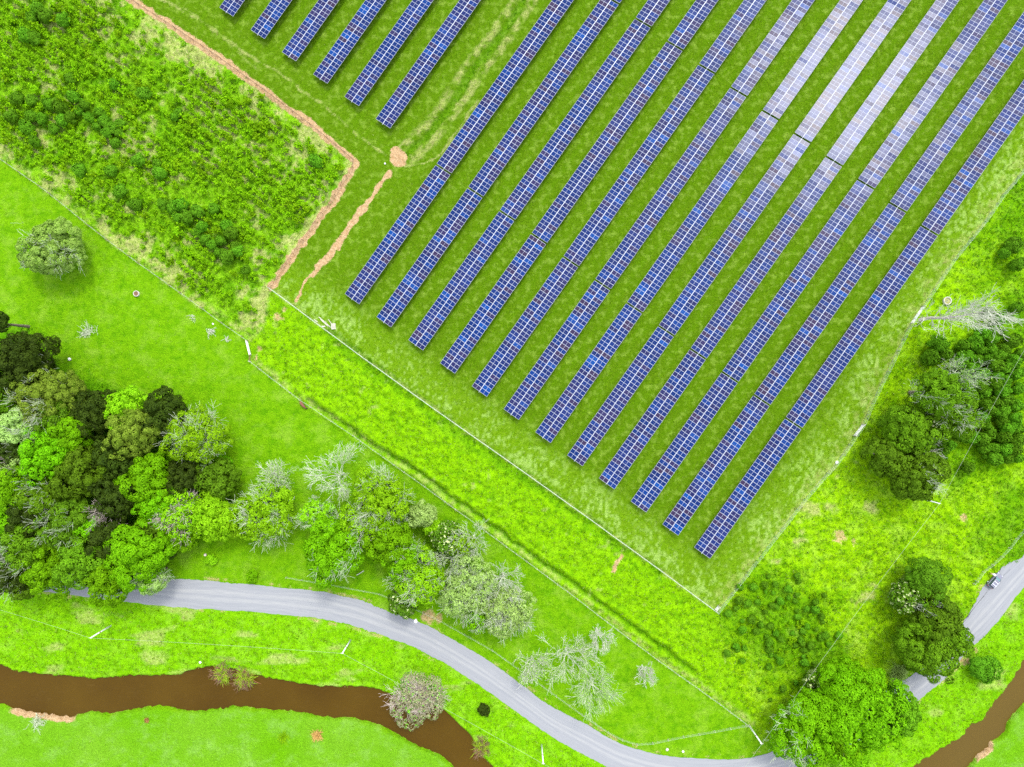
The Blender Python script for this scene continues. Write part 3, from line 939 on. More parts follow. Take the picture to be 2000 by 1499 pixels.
woodland = [
    (4, 632, 22, 15, 'D', 'dark evergreen cut by the left edge, topmost tree of the woodland', {}),
    (40, 706, 54, 18, 'D', 'broad dark evergreen at the top corner of the woodland beside the paddock', {}),
    (92, 772, 56, 17, 'O', 'soft olive feathery tree just below the dark evergreen at the wood corner', dict(twigs=0.25)),
    (16, 745, 26, 12, 'B', 'small bright green tree at the left edge under the dark evergreen', {}),
    (14, 792, 34, 14, 'M', 'mid green tree at the left edge beside the olive feathery tree', {}),
    (184, 806, 42, 14, 'D', 'dark tree on the wood edge between the olive and the lime crowns', {}),
    (243, 802, 40, 13, 'L', 'lime crown bulging from the upper wood edge into the paddock', {}),
    (258, 846, 47, 16, 'O', 'round olive cauliflower crown right below the lime crown', {}),
    (318, 806, 40, 13, 'D', 'dark spotted tree on the wood edge above the silver twiggy tree', {}),
    (382, 852, 54, 14, 'L', 'silver twiggy tree with light green leaves jutting into the paddock', dict(twigs=0.8, leaf=0.7)),
    (358, 934, 38, 11, 'D', 'low dark tree below the silver twiggy tree', {}),
    (424, 936, 38, 10, 'E', 'low deep olive tree at the tip of the wood edge', {}),
    (112, 816, 38, 15, 'E', 'flat olive crown wedged below the soft feathery tree', {}),
    (46, 838, 40, 16, 'G', 'grey green tree near the left edge with streaky pale leaves', dict(twigs=0.35)),
    (142, 842, 36, 15, 'B', 'bright green tree right of the grey green streaky one', {}),
    (92, 890, 50, 17, 'B', 'wide bright green crown in the heart of the wood', {}),
    (20, 880, 36, 15, 'D', 'dark tree at the left edge beside the wide bright crown', {}),
    (40, 908, 20, 14, 'G', 'small pale twiggy tree between dark and bright crowns near the left edge', dict(twigs=0.8, leaf=0.5, twigmat='deadpink')),
    (160, 926, 50, 17, 'E', 'large deep green crown in the middle of the wood', {}),
    (226, 896, 42, 14, 'D', 'dark hollow tree under the round olive crown', {}),
    (286, 938, 46, 15, 'B', 'bright bubbly crown right of the dark middle of the wood', {}),
    (310, 986, 38, 13, 'B', 'bright green tree leaning below the bubbly crown', {}),
    (226, 968, 42, 15, 'D', 'dark deep green tree above the pale dead brush', {}),
    (30, 952, 44, 16, 'B', 'bright ragged tree at the left edge below the dark one', {}),
    (86, 968, 42, 16, 'M', 'mid green streaky tree left of the large deep crown', dict(twigs=0.3)),
    (62, 1004, 46, 15, 'D', 'black green tree near the left edge with a dark hollow', {}),
    (132, 1022, 50, 16, 'E', 'broad dull green tree left of the pale dead brush', dict(twigs=0.25)),
    (8, 1022, 34, 14, 'B', 'bright green tree cut by the left edge beside the black green one', {}),
    (52, 1066, 46, 17, 'M', 'mid green tree with silver streaks near the lower left of the wood', dict(twigs=0.4)),
    (212, 1058, 46, 15, 'D', 'dark tree directly below the pale dead brush', {}),
    (182, 1032, 25, 13, 'B', 'small bright tree tucked under the pale dead brush', {}),
    (348, 1006, 44, 13, 'L', 'lime tree half bare with a pinkish brush of dead twigs', dict(twigs=0.9, leaf=0.7, twigmat='deadpink')),
    (348, 1050, 28, 10, 'B', 'bright green tree at the lower wood edge under the half bare lime', {}),
    (416, 1012, 46, 11, 'L', 'clean lime crown between two twiggy trees at the wood tip', {}),
    (478, 1012, 38, 10, 'L', 'lime crown joined to the silver topped tree at the wood tip', {}),
    (515, 1006, 55, 12, 'L', 'lime tree with a large silver dead top, last of the wood towards the meadow', dict(twigs=0.95, leaf=0.75, twigmat='silver')),
    (268, 1082, 60, 18, 'B', 'big round bright crown above the shaded gravel road', {}),
    (164, 1098, 48, 17, 'M', 'mid green crown beside the big round one above the road', {}),
    (214, 1130, 46, 15, 'B', 'bright crown hanging furthest over the shaded road', {}),
    (92, 1112, 46, 16, 'B', 'bright crown over the road left of the mid green one', {}),
    (18, 1112, 44, 16, 'D', 'dark tree in the lower left corner of the wood', dict(twigs=0.3)),
    (48, 1142, 24, 13, 'E', 'small dull tree at the road below the lower left corner', {}),
    (296, 1126, 30, 12, 'G', 'grey green tree leaning over the road at the right end of the overhang', dict(twigs=0.3)),
    (296, 1042, 32, 12, 'E', 'deep green tree between the big round crown and the half bare lime', {}),
    (314, 1070, 28, 10, 'D', 'small dark tree at the wood foot beside the meadow', {}),
]
for (a, b, r, h, t, lab, kw) in woodland:
    tree(a, b, r, h, t, lab, W, name={'D': 'evergreen_tree', 'O': 'feathery_tree'}.get(t, 'broadleaf_tree'), **kw)
tree(210, 1000, 34, 15, 'X', 'pale pinkish dead brush among dark green crowns', W, name='dead_tree', twigmat='deadpink')
tree(535, 936, 36, 9, 'X', 'small white bare tree on the meadow above the silver topped lime tree', 'bare trees', name='dead_tree', twigmat='whitewood', leaf=0.5)
tree(437, 904, 15, 5, 'B', 'tiny green sapling on the paddock beside the wood', None, name='sapling')
tree(101, 484, 56, 12, 'P', 'solitary pale green tree with bare twigs on its left in the paddock', None, name='broadleaf_tree', twigs=0.35, twigmat='silver')

G2 = 'trees of the half dead grove between paddock and road'
grove = [
    (744, 978, 58, 13, 'L', 'lime tree with silver branches right of the white bare tree', dict(twigs=0.9, leaf=0.7)),
    (650, 1072, 60, 16, 'B', 'dense bright crown at the left end of the grove', dict(twigs=0.25)),
    (622, 1010, 34, 12, 'L', 'lime shoot crown under the big white bare tree', dict(twigs=0.7, leaf=0.8)),
    (700, 1030, 44, 13, 'L', 'pale twiggy lime crown in the middle of the grove', dict(twigs=0.7, leaf=0.7)),
    (758, 1058, 48, 14, 'B', 'bright green crown right of the grove middle', {}),
    (784, 1092, 42, 13, 'B', 'bright crown with a pale lower rim above the small clearing', dict(twigs=0.3)),
    (824, 1006, 27, 9, 'G', 'small grey green bushy tree standing free at the grove top', {}),
    (846, 1030, 18, 7, 'L', 'small lime bush tree below the grey green bushy one', {}),
    (870, 1050, 31, 9, 'S', 'speckled glossy tree right of the small lime bush', {}),
    (822, 1132, 50, 13, 'L', 'lime crown with pinkish twigs near the road bend', dict(twigs=0.7, leaf=0.8, twigmat='silver')),
    (788, 1172, 32, 10, 'S', 'dark speckled tree hanging over the road edge', {}),
    (915, 1150, 56, 12, 'G', 'grey brushy crown full of silver twigs right of the road bend', dict(twigs=1.0, leaf=0.6)),
    (992, 1196, 48, 12, 'G', 'silver green tree at the right end of the grove', dict(twigs=0.9, leaf=0.6)),
    (930, 1206, 26, 9, 'B', 'green bush tree under the grey brushy crown', dict(twigs=0.4)),
    (900, 1060, 30, 9, 'L', 'thin lime tree beside the forked bare tree', dict(twigs=0.4, leaf=0.6)),
]
for (a, b, r, h, t, lab, kw) in grove:
    tree(a, b, r, h, t, lab, G2, name='broadleaf_tree', **kw)
tree(654, 934, 62, 14, 'X', 'large white bare tree at the top left of the grove', 'bare trees', name='dead_tree', twigmat='whitewood', leaf=0.35)
tree(922, 1060, 38, 12, 'X', 'forked bare tree beside the paddock fence', 'bare trees', name='dead_tree', twigmat='silver')
tree(880, 1098, 34, 13, 'X', 'dense silver bare crown in the grove above the grey brushy crown', 'bare trees', name='dead_tree', twigmat='silver', leaf=0.3)
tree(982, 1138, 40, 13, 'X', 'bare tree with a thick pale trunk showing, right side of the grove', 'bare trees', name='dead_tree', twigmat='whitewood')
tree(1040, 1302, 34, 10, 'X', 'bare tree nearest the road below the grove', 'bare trees', name='dead_tree', twigmat='whitewood', leaf=0.4)
tree(1110, 1292, 58, 13, 'X', 'wide bare tree with forked white trunk on the lower meadow', 'bare trees', name='dead_tree', twigmat='whitewood', leaf=0.5)
tree(1160, 1350, 46, 12, 'X', 'pale brushy bare tree lowest on the meadow', 'bare trees', name='dead_tree', twigmat='silver', leaf=0.6)
tree(1172, 1248, 28, 12, 'X', 'thin one sided bare tree by the dry ditch bank', 'bare trees', name='dead_tree', twigmat='whitewood')
tree(1262, 1318, 20, 9, 'X', 'small lone bare tree at the right of the lower meadow', 'bare trees', name='dead_tree', twigmat='whitewood')

G3 = 'trees on the right side'
right_trees = [
    (1836, 768, 46, 20, 'M', 'mid green leaning tree with a bare trunk foot beside the farm fence', dict(twigs=0.25)),
    (1862, 806, 44, 17, 'M', 'green tree with dark twigs in the shrub belt on the right', dict(twigs=0.45)),
    (1826, 806, 34, 14, 'S', 'yellowish speckled tree between the two leaning crowns', {}),
    (1780, 840, 52, 15, 'M', 'upper crown of the big spreading clump near the farm fence', {}),
    (1740, 892, 44, 13, 'E', 'left dark crown of the big spreading clump', {}),
    (1790, 926, 52, 14, 'E', 'lower round crown of the big spreading clump', dict(twigs=0.2)),
    (1812, 1136, 42, 13, 'R', 'rounded green crown at the top of the roadside group', {}),
    (1768, 1168, 30, 10, 'S', 'pale speckled tree left of the bare crown in the roadside group', {}),
    (1832, 1212, 46, 15, 'E', 'deep green tree beside the road in the roadside group', {}),
    (1812, 1268, 58, 15, 'M', 'large crown overhanging the gravel road', {}),
    (1862, 1250, 34, 13, 'M', 'crown leaning furthest onto the road right of the large one', {}),
    (1574, 1428, 66, 15, 'B', 'round bright crown left of the biggest tree at the bottom', dict(twigs=0.25)),
    (1676, 1400, 92, 18, 'B', 'biggest broad bright crown at the bottom right beside the road', {}),
    (1628, 1446, 38, 13, 'B', 'bright crown filling the gap between the biggest tree and the round one', {}),
    (1752, 1392, 44, 15, 'M', 'darker crown on the right flank of the biggest tree', {}),
    (1652, 1342, 50, 14, 'B', 'bright crown behind the biggest tree towards the scrub', {}),
    (1606, 1338, 30, 9, 'S', 'dark speckled bush tree beside the power line above the biggest tree', {}),
]
for (a, b, r, h, t, lab, kw) in right_trees:
    tree(a, b, r, h, t, lab, G3, name='broadleaf_tree', **kw)
tree(1888, 732, 36, 16, 'X', 'small pale bare tree standing among the round shrubs', 'bare trees', name='dead_tree', twigmat='silver', leaf=0.3)
tree(1806, 872, 26, 13, 'X', 'white dead brush inside the big spreading clump', 'bare trees', name='dead_tree', twigmat='whitewood')
tree(1796, 1180, 27, 12, 'X', 'crooked bare crown in the roadside group above the road', 'bare trees', name='dead_tree', twigmat='whitewood')


def tall_dead():
    rng = RS(77)
    x, y = P(1797, 625, 0)
    H = 29.0
    root = thing('dead_tree', 'tall bare poplar with a thick trunk and sweeping pale branches beside the farm fence', 'tree', (x, y, float(zat(x, y))), 0, 'bare trees')
    segs = []; p = np.array([0, 0, -0.3]); d = np.array([0.0, 0.0, 1.0])
    N = 12; trunk = []
    for i in range(N):
        d = np.array([rng.normal() * 0.05, rng.normal() * 0.05 - 0.015, 1.0]); d /= np.linalg.norm(d)
        q = p + d * H / N
        r0 = 0.40 * (1 - i / N) ** 1.2 + 0.04; r1 = 0.40 * (1 - (i + 1) / N) ** 1.2 + 0.04
        trunk.append((*p, *q, r0, r1)); p = q
    for i in range(1, N):
        for k in range(5 if i > 2 else 4):
            a = rng.uniform(0, 6.28); el = rng.uniform(0.6, 1.1)
            dd = np.array([math.cos(a) * math.cos(el), math.sin(a) * math.cos(el), math.sin(el)])
            t = rng.uniform(0, 1)
            st = np.array(trunk[i][0:3]) * (1 - t) + np.array(trunk[i][3:6]) * t
            L = (7.0 - 4.4 * abs(i / N - 0.45)) * rng.uniform(0.6, 1.15)
            grow(rng, st, dd, L * 0.6, 0.13 * (1.15 - i / N), 2, segs, 0.26, 4, 0.14)
    s_ = np.array(segs); s_[:, 6:8] = np.maximum(s_[:, 6:8], 0.03)
    link('trunk', segs_mesh('trunk', trunk, [M['palebark']], 8), root)
    link('branches', segs_mesh('branches', s_, [M['whitewood']], 3), root)


tall_dead()


# ------------------------------------------------------------------ shrubs
def shrub_mesh(seed, R, H, n, mt, ls, lob=0.42):
    rng = RS(seed)
    Rz = min(R, H * 0.55)
    q, nr, c, rl, big_ = crown_points(rng, R, Rz, max(H - Rz, Rz * 0.35), 15, n, lob, -0.5)
    return leaves_mesh('crown', q, nr, ls * big_, [M[mt]], rng)


def seed_mesh(seed):
    """young planted bush: a few upright leafy shoots"""
    rng = RS(seed)
    pts = []; nr = []
    for k in range(7):
        a = rng.uniform(0, 6.28); r = rng.uniform(0.05, 0.5)
        top = np.array([math.cos(a) * r * 1.3, math.sin(a) * r * 1.3, rng.uniform(0.7, 1.4)])
        for i in range(16):
            t = rng.uniform(0.25, 1)
            p = top * t + rng.normal(scale=0.13, size=3)
            pts.append(p); nr.append(rng.normal(scale=0.6, size=3) + [math.cos(a) * .4, math.sin(a) * .4, 0.9])
    return leaves_mesh('crown', np.array(pts), np.array(nr), 0.17, [M['lf_seed']], rng)


def stem_mesh(h, r):
    return segs_mesh('stem', [(0, 0, -0.2, 0.02, 0.01, h * 0.6, r, r * 0.6)], [M['bark']], 5)


ROUND = [shrub_mesh(200 + k, 1.0, 1.9, 900, 'lf_shrub', 0.14) for k in range(6)]
SEED = [seed_mesh(300 + k) for k in range(8)]
ST1, ST2 = stem_mesh(1.5, 0.08), stem_mesh(0.8, 0.03)


def shrub(px_, py_, r, sz, meshes, stem, name, label, group, rng, z0=None):
    zt = sz * 0.9
    x, y = P(px_, py_, zt)
    root = thing(name, label, 'shrub', (x, y, float(zat(x, y))), rng.uniform(0, 6.28), group)
    root.scale = (r, r, r * rng.uniform(0.9, 1.25) if z0 is None else z0)
    link('crown', meshes[rng.randint(len(meshes))], root)
    link('stem', stem, root)
    return root


rng = RS(11)
big_shrubs = [(60, 35), (90, 28), (75, 15), (118, 35), (50, 70), (63, 72), (30, 190), (60, 195), (95, 200), (115, 210), (140, 190), (160, 205), (170, 225), (185, 240), (200, 235), (215, 245), (225, 255), (205, 260), (222, 275), (150, 215), (135, 225), (55, 225), (80, 230), (48, 250), (65, 272), (100, 250), (280, 182), (345, 215), (335, 225), (270, 310), (215, 335), (235, 375), (150, 330), (310, 338), (260, 400), (315, 395), (335, 405), (345, 425), (365, 425), (380, 410), (415, 405), (380, 455), (395, 465), (410, 475), (430, 470), (450, 455), (425, 490), (440, 500), (460, 490), (475, 525), (455, 480), (300, 320), (620, 318), (608, 308), (130, 150), (220, 160), (20, 225), (118, 232), (190, 215), (232, 238), (395, 440), (440, 440), (350, 400)]
for (a, b) in big_shrubs:
    shrub(a + rng.uniform(-3, 3), b + rng.uniform(-3, 3), rng.uniform(1.25, 1.95), 2.6, ROUND, ST1, 'round_shrub', 'rounded dark green shrub among the young plants of the scrub field', 'rounded shrubs in the scrub field', rng)
# right-hand belt of round shrubs
rb = []
belt = [(1868, 700), (1905, 655), (1955, 640), (1990, 655), (2004, 700), (2004, 900), (1962, 905), (1915, 880), (1885, 858), (1880, 800), (1905, 770), (1880, 740)]
tries = 0
while len(rb) < 62 and tries < 9000:
    tries += 1
    a, b = rng.uniform(1820, 2004), rng.uniform(630, 905)
    if not inside(np.array([a]), np.array([b]), belt)[0]: continue
    if any(math.hypot(a - c[0], b - c[1]) < 17 for c in rb): continue
    rb.append((a, b, rng.uniform(1.35, 2.05)))
rb += [(1838, 672, 2.3), (1822, 700, 2.2), (1852, 690, 1.8), (1985, 480, 2.0), (1972, 492, 1.6), (1995, 515, 1.8), (1940, 610, 1.5), (1962, 622, 1.7), (1900, 915, 1.6), (1845, 882, 1.9), (1862, 872, 1.6), (1850, 897, 1.3), (1995, 600, 1.6), (1990, 470, 1.5)]
for (a, b, r) in rb:
    shrub(a, b, r, 4.5, ROUND, ST1, 'round_shrub', 'green rounded shrub in the dense belt on the right behind the power line', 'rounded shrubs in the right hand belt', rng, z0=r * 1.45)
# bushes of the rough corner
cb = []
tries = 0
while len(cb) < 120 and tries < 9000:
    tries += 1
    a, b = rng.uniform(1420, 1660), rng.uniform(1120, 1370)
    wgt = math.exp(-(((a - 1545) / 75) ** 2 + ((b - 1215) / 65) ** 2)) + 0.25 * math.exp(-(((a - 1540) / 110) ** 2 + ((b - 1300) / 60) ** 2))
    if rng.rand() > wgt or any(math.hypot(a - c[0], b - c[1]) < 8 for c in cb): continue
    cb.append((a, b))
for (a, b) in cb:
    shrub(a, b, rng.uniform(0.55, 1.15), 1.3, ROUND if rng.rand() < 0.55 else SEED, ST2, 'bush', 'small dark green bush in the rough corner between farm fence and power line', 'bushes of the rough corner', rng)
# planted rows of the scrub field
cand = []
rowv = np.array([0.80, 0.60])             # rows run down to the right in the photograph
nv = np.array([-rowv[1], rowv[0]])
for k in range(-60, 60):
    for t in np.arange(-900, 900, 7.2):
        q = np.array([250, 250]) + nv * k * 17.0 + rowv * t + rng.normal(scale=2.3, size=2)
        cand.append(q)
cand = np.array(cand)
ok = (sd_poly(cand[:, 0], cand[:, 1], SCRUB) > 9) & (cand[:, 0] > -12) & (cand[:, 1] > -12) & (cand[:, 0] < 2000)
cand = cand[ok]
den = fbm(cand[:, 0] * S * 0.10, cand[:, 1] * S * 0.10, 201, 3)
edge = sd_poly(cand[:, 0], cand[:, 1], SCRUB)
pr = np.clip(0.70 + 1.0 * den, 0.12, 1) * sm(edge, 4, 40)
cand = cand[rng.rand(len(cand)) < pr]
sz = rng.gamma(6, 0.125, len(cand)); order = np.argsort(-sz)
for k in order[:300]:
    shrub(cand[k, 0], cand[k, 1], 0.95 + 0.6 * sz[k], 1.0, SEED, ST2, 'young_shrub', 'bright leafy young shrub in a planted row of the scrub field', 'young shrubs in the planted rows', rng)
restV = []; restN = 0
allV = []
for m_ in SEED:
    v = np.empty(len(m_.vertices) * 3, np.float32); m_.vertices.foreach_get('co', v); allV.append(v.reshape(-1, 3))
for k in order[300:]:
    v = allV[rng.randint(8)]
    a = rng.uniform(0, 6.28); ca, sa = math.cos(a), math.sin(a); s0 = 0.85 + 0.6 * sz[k]
    x, y = P(cand[k, 0], cand[k, 1], 0.8)
    restV.append(np.stack([(v[:, 0] * ca - v[:, 1] * sa) * s0 + x, (v[:, 0] * sa + v[:, 1] * ca) * s0 + y, v[:, 2] * s0 + float(zat(x, y))], -1))
if restV:
    rv_ = np.vstack(restV)
    tag(link('young_shrubs', make_mesh('young_shrubs', rv_, [(np.arange(len(rv_)).reshape(-1, 4), 0)], [M['lf_seed']])), 'smaller young plants filling the rows of the scrub field', 'shrubs', kind='stuff')
print('scrub plants', len(cand))


# ------------------------------------------------------------------ spiky and reedy plants
def spiky(px_, py_, rpx, H, mat, label, name, cat='plant', n=420, droop=0.5, w=0.05, seed=1, tw=None):
    rng = RS(seed)
    x, y = P(px_, py_, H * 0.5); R = rpx * S
    root = thing(name, label, cat, (x, y, max(-0.9, float(zat(x, y)))), 0)
    V = []; F = []
    for i in range(n):
        a = rng.uniform(0, 6.28); el = rng.uniform(0.25, 1.35); L = rng.uniform(0.6, 1.05)
        hx, hz = math.cos(el) * R * L, math.sin(el) * H * L
        b0 = rng.normal(scale=R * 0.18, size=2)
        dx, dy = math.cos(a), math.sin(a); sx_, sy_ = -dy * w, dx * w
        p0 = np.array([b0[0], b0[1], 0]); p1 = p0 + [dx * hx * 0.6, dy * hx * 0.6, hz * 0.9]; p2 = p0 + [dx * hx * 1.0, dy * hx * 1.0, hz * (1 - droop * 0.5)]
        k = len(V)
        V += [p0 - [sx_, sy_, 0], p0 + [sx_, sy_, 0], p1 + [sx_, sy_, 0], p1 - [sx_, sy_, 0], p2]
        F.append((k, k + 1, k + 2, k + 3)); F.append((k + 3, k + 2, k + 4, k + 4))
    V = np.array(V); quads = np.array([f for f in F if f[2] != f[3]]); tris = np.array([f[:3] for f in F if f[2] == f[3]])
    link('leaves', make_mesh('leaves', V, [(quads, 0), (tris, 0)], [M[mat]]), root)
    if tw:
        link('twigs', segs_mesh('twigs', bare_segs(rng, R, H, 0.05, 8, 3, 4, 0.07), [M[tw]], 3), root)
    return root


spiky(1757, 1318, 24, 2.4, 'lf_grey', 'pale spiky tussock plant on the road edge between two tree crowns', 'flax_plant', n=520, w=0.045, seed=4)
spiky(432, 1320, 25, 1.8, 'lf_reed', 'left of two reddish green bushes hanging over the river', 'reed_bush', 'bush', 380, seed=5, tw='brownwood')
spiky(474, 1328, 26, 1.9, 'lf_reed', 'right of two reddish green bushes hanging over the river', 'reed_bush', 'bush', 420, seed=6, tw='brownwood')
spiky(940, 1464, 22, 1.6, 'lf_reed', 'straw green bush on the river bank at the bottom edge', 'reed_bush', 'bush', 300, seed=7, tw='brownwood')
spiky(618, 1438, 15, 1.0, 'lf_fern', 'rust brown dead fern clump on the south bank', 'fern_clump', 'plant', 260, seed=8)
spiky(552, 1442, 17, 1.0, 'lf_seed', 'thin green weed clump on the south bank left of the brown fern', 'weed_clump', 'plant', 120, seed=9)
spiky(285, 1408, 7, 0.8, 'lf_fern', 'small brown reed stump on the south bank edge', 'reed_stump', 'plant', 90, seed=10)
t = tree(816, 1368, 50, 5.5, 'G', 'large grey brown bush leaning over the river bank', None, name='river_bush', cat='bush', twigs=0.9, twigmat='deadpink', leaf=0.35)
for ch in t.children:
    if ch.name.startswith('crown'): ch.data.materials[0] = M['lf_greybrown']
tree(945, 1386, 12, 2.2, 'D', 'small black green bush on the bank between road and river', None, name='bush', cat='bush')
tree(1926, 1308, 28, 4.5, 'R', 'round bright bush on the bank between road and the right reach of the river', None, name='bush', cat='bush')
tree(412, 1094, 11, 1.8, 'L', 'bright bush beside a stump on the meadow below the wood', None, name='bush', cat='bush')
tree(492, 1126, 12, 2.0, 'B', 'small bush at the road edge left of the grove', None, name='bush', cat='bush')
tree(1590, 1322, 14, 3.0, 'G', 'pale grey green bush under the power line beside the dark speckled bush tree', None, name='bush', cat='bush')
tree(1780, 1300, 12, 2.0, 'S', 'pale leaved low bush beside the spiky tussock plant', None, name='bush', cat='bush')

# ------------------------------------------------------------------ rank grass (stuff)
def tufts(name, N, prob, hmin, hmax, mat, seed, blades=4, label=''):
    rng = RS(seed)
    x = rng.uniform(-134, 134, N); y = rng.uniform(-101, 101, N)
    j, i = gi(x, y)
    k = rng.rand(N) < prob[j, i]
    x, y, j, i = x[k], y[k], j[k], i[k]
    z = Z[j, i]; n = len(x)
    Vs = []
    sc = rng.uniform(hmin, hmax, n)
    for b in range(blades):
        a = rng.uniform(0, 6.28, n); el = rng.uniform(0.5, 1.3, n); L = sc * rng.uniform(0.7, 1.2, n)
        w = L * rng.uniform(0.16, 0.30, n)
        dx, dy = np.cos(a), np.sin(a)
        ox, oy = rng.normal(scale=0.12, size=n), rng.normal(scale=0.12, size=n)
        p0 = np.stack([x + ox - dy * w, y + oy + dx * w, z - 0.03], -1); p1 = np.stack([x + ox + dy * w, y + oy - dx * w, z - 0.03], -1)
        p2 = np.stack([x + ox + dx * np.cos(el) * L, y + oy + dy * np.cos(el) * L, z + np.sin(el) * L], -1)
        Vs.append(np.stack([p0, p1, p2], 1))
    V = np.stack(Vs, 1).reshape(-1, 3)
    tag(link(name, make_mesh(name, V, [(np.arange(len(V)).reshape(-1, 3), 0)], [M[mat]])), label, 'grass', kind='stuff')
    print(name, n)


M['g_lime'] = leafmat('grass_lime', (0.100, 0.245, 0.001), (0.245, 0.48, 0.004), straw=(0.42, 0.54, 0.14), trans=0.4, rough=0.9)
M['g_dark'] = leafmat('grass_dark', (0.055, 0.17, 0.001), (0.135, 0.33, 0.003), trans=0.3, rough=0.9)
M['g_straw'] = leafmat('grass_straw', (0.26, 0.30, 0.06), (0.46, 0.44, 0.18), trans=0.3, rough=0.9)
M['g_field'] = leafmat('grass_field', (0.048, 0.13, 0.002), (0.13, 0.25, 0.012), trans=0.3, rough=0.9)
blocked = np.clip(sm(np.maximum(sd_road, sd_lay), -3, 1) + sm(sd_riv, -4, 0), 0, 1)
clear = (1 - blocked) * (1 - 0.92 * np.clip(m_soil * 1.3, 0, 1))
tufts('rank_grass', 330000, clear * np.clip(m_verge * 0.8 + m_right * 0.9 + m_scrub * 0.9 + m_bank * 0.75 + edge_f * 0.25 + 0.03, 0, 1) * (1 - 0.75 * m_dry) * (1 - 0.6 * m_lush), 0.16, 0.34, 'g_lime', 21, label='bright rank grass of the verges, scrub and banks')
tufts('lush_grass', 200000, clear * np.clip(m_lush * 1.0 + (m_verge + m_right + m_scrub + m_bank * .3) * 0.10, 0, 1) * (1 - 0.7 * m_dry), 0.25, 0.55, 'g_dark', 22, label='darker lush grass in ditches and damp hollows')
tufts('dry_grass', 200000, clear * np.clip(m_dry * 0.9, 0, 1), 0.15, 0.35, 'g_straw', 23, label='straw coloured dry grass along the fences and ditches')
tufts('mown_grass', 260000, clear * np.clip(m_field * 0.55 * (1 - edge_f * 0.5), 0, 1), 0.08, 0.20, 'g_field', 24, 3, label='short mown grass between the solar rows')


# ------------------------------------------------------------------ fences
def poly_walk(pts, step):
    a = [P3(*p) for p in pts]
    out = []; left = 0.0
    for p, q in zip(a[:-1], a[1:]):
        L = (q - p).length; d = (q - p) / L; t = left
        while t < L:
            out.append((p + d * t, d)); t += step
        left = t - L
    out.append((a[-1], d))
    return out


def fence(name, label, pts, step, h, post_r, wires, post_m, wire_m, wr=0.012, netting=0.0, batten=0.0, square=False):
    base = P3(*pts[0])
    root = thing(name, label, 'fence', base)
    b = MB()
    b.tube((0, 0, -0.3), (0, 0, h + 0.08), post_r, post_r * 0.9, 4 if square else 7)
    pm = make_mesh('post', np.vstack(b.V), [(np.array(f), k[1]) for k, f in b.F.items()], [M[post_m]])
    walk = poly_walk(pts, step)
    for p, d in walk:
        if abs(p.x) > 134 or abs(p.y) > 101: continue
        o = link('post', pm, root); o.location = (p - base) + Vector((0, 0, float(zat(p.x, p.y)))); o.rotation_euler = (0, 0, math.atan2(d.y, d.x))
    segs = []
    for (p, d), (q, e) in zip(walk[:-1], walk[1:]):
        if abs(p.x) > 136 or abs(p.y) > 103: continue
        zp, zq = float(zat(p.x, p.y)), float(zat(q.x, q.y))
        a, c = p - base, q - base
        for wz in wires:
            segs.append((a.x, a.y, zp + wz, c.x, c.y, zq + wz, wr * (1.6 if wz == max(wires) else 1), wr * (1.6 if wz == max(wires) else 1)))
    link('wire', segs_mesh('wire', segs, [M[wire_m]], 4), root)
    if netting or batten:
        segs = []
        for p, d in poly_walk(pts, netting or batten):
            if abs(p.x) > 134 or abs(p.y) > 101: continue
            z0 = float(zat(p.x, p.y)); a = p - base
            segs.append((a.x, a.y, z0 + 0.02, a.x, a.y, z0 + h, wr if netting else 0.022, wr if netting else 0.022))
        link('netting' if netting else 'batten', segs_mesh('netting', segs, [M[wire_m if netting else post_m]], 4), root)
    return root


W6 = [0.1, 0.45, 0.8, 1.15, 1.5, 1.85]
fence('security_fence', 'rusty wire fence on the bare soil strip around the scrub field corner', FENCE_A, 2.8, 1.7, 0.055, [0.2, 0.6, 1.0, 1.35, 1.65], 'brownwood', 'wirebrown', 0.012)
fence('security_fence', 'long straight pale wire fence below the lower ends of the solar rows', FENCE_B, 3.0, 1.85, 0.05, W6, 'steel', 'wire', 0.016, netting=0.8)
fence('security_fence', 'pale wire fence curving up the right side of the solar rows', FENCE_C, 3.0, 1.85, 0.05, W6, 'steel', 'wire', 0.012, netting=0.9)
fence('paddock_fence', 'post and wire fence between the scrub field and the paddock', FENCE_P1, 3.2, 1.15, 0.09, [0.2, 0.5, 0.8, 1.1], 'brownwood', 'wire', 0.010, batten=1.2)
fence('paddock_fence', 'post and wire fence along the dry ditch above the grove', FENCE_P2, 3.2, 1.15, 0.09, [0.2, 0.5, 0.8, 1.1], 'timber', 'wire', 0.010, batten=1.4)
fence('roadside_fence', 'thin wire fence following the upper edge of the gravel road', FENCE_R, 4.0, 1.1, 0.07, [0.3, 0.7, 1.05], 'timber', 'wire', 0.012, batten=1.3)
fence('roadside_fence', 'short wire fence on the grass behind the parked car', FENCE_T, 3.0, 1.1, 0.08, [0.3, 0.7, 1.05], 'timber', 'wire', 0.016, batten=1.0)


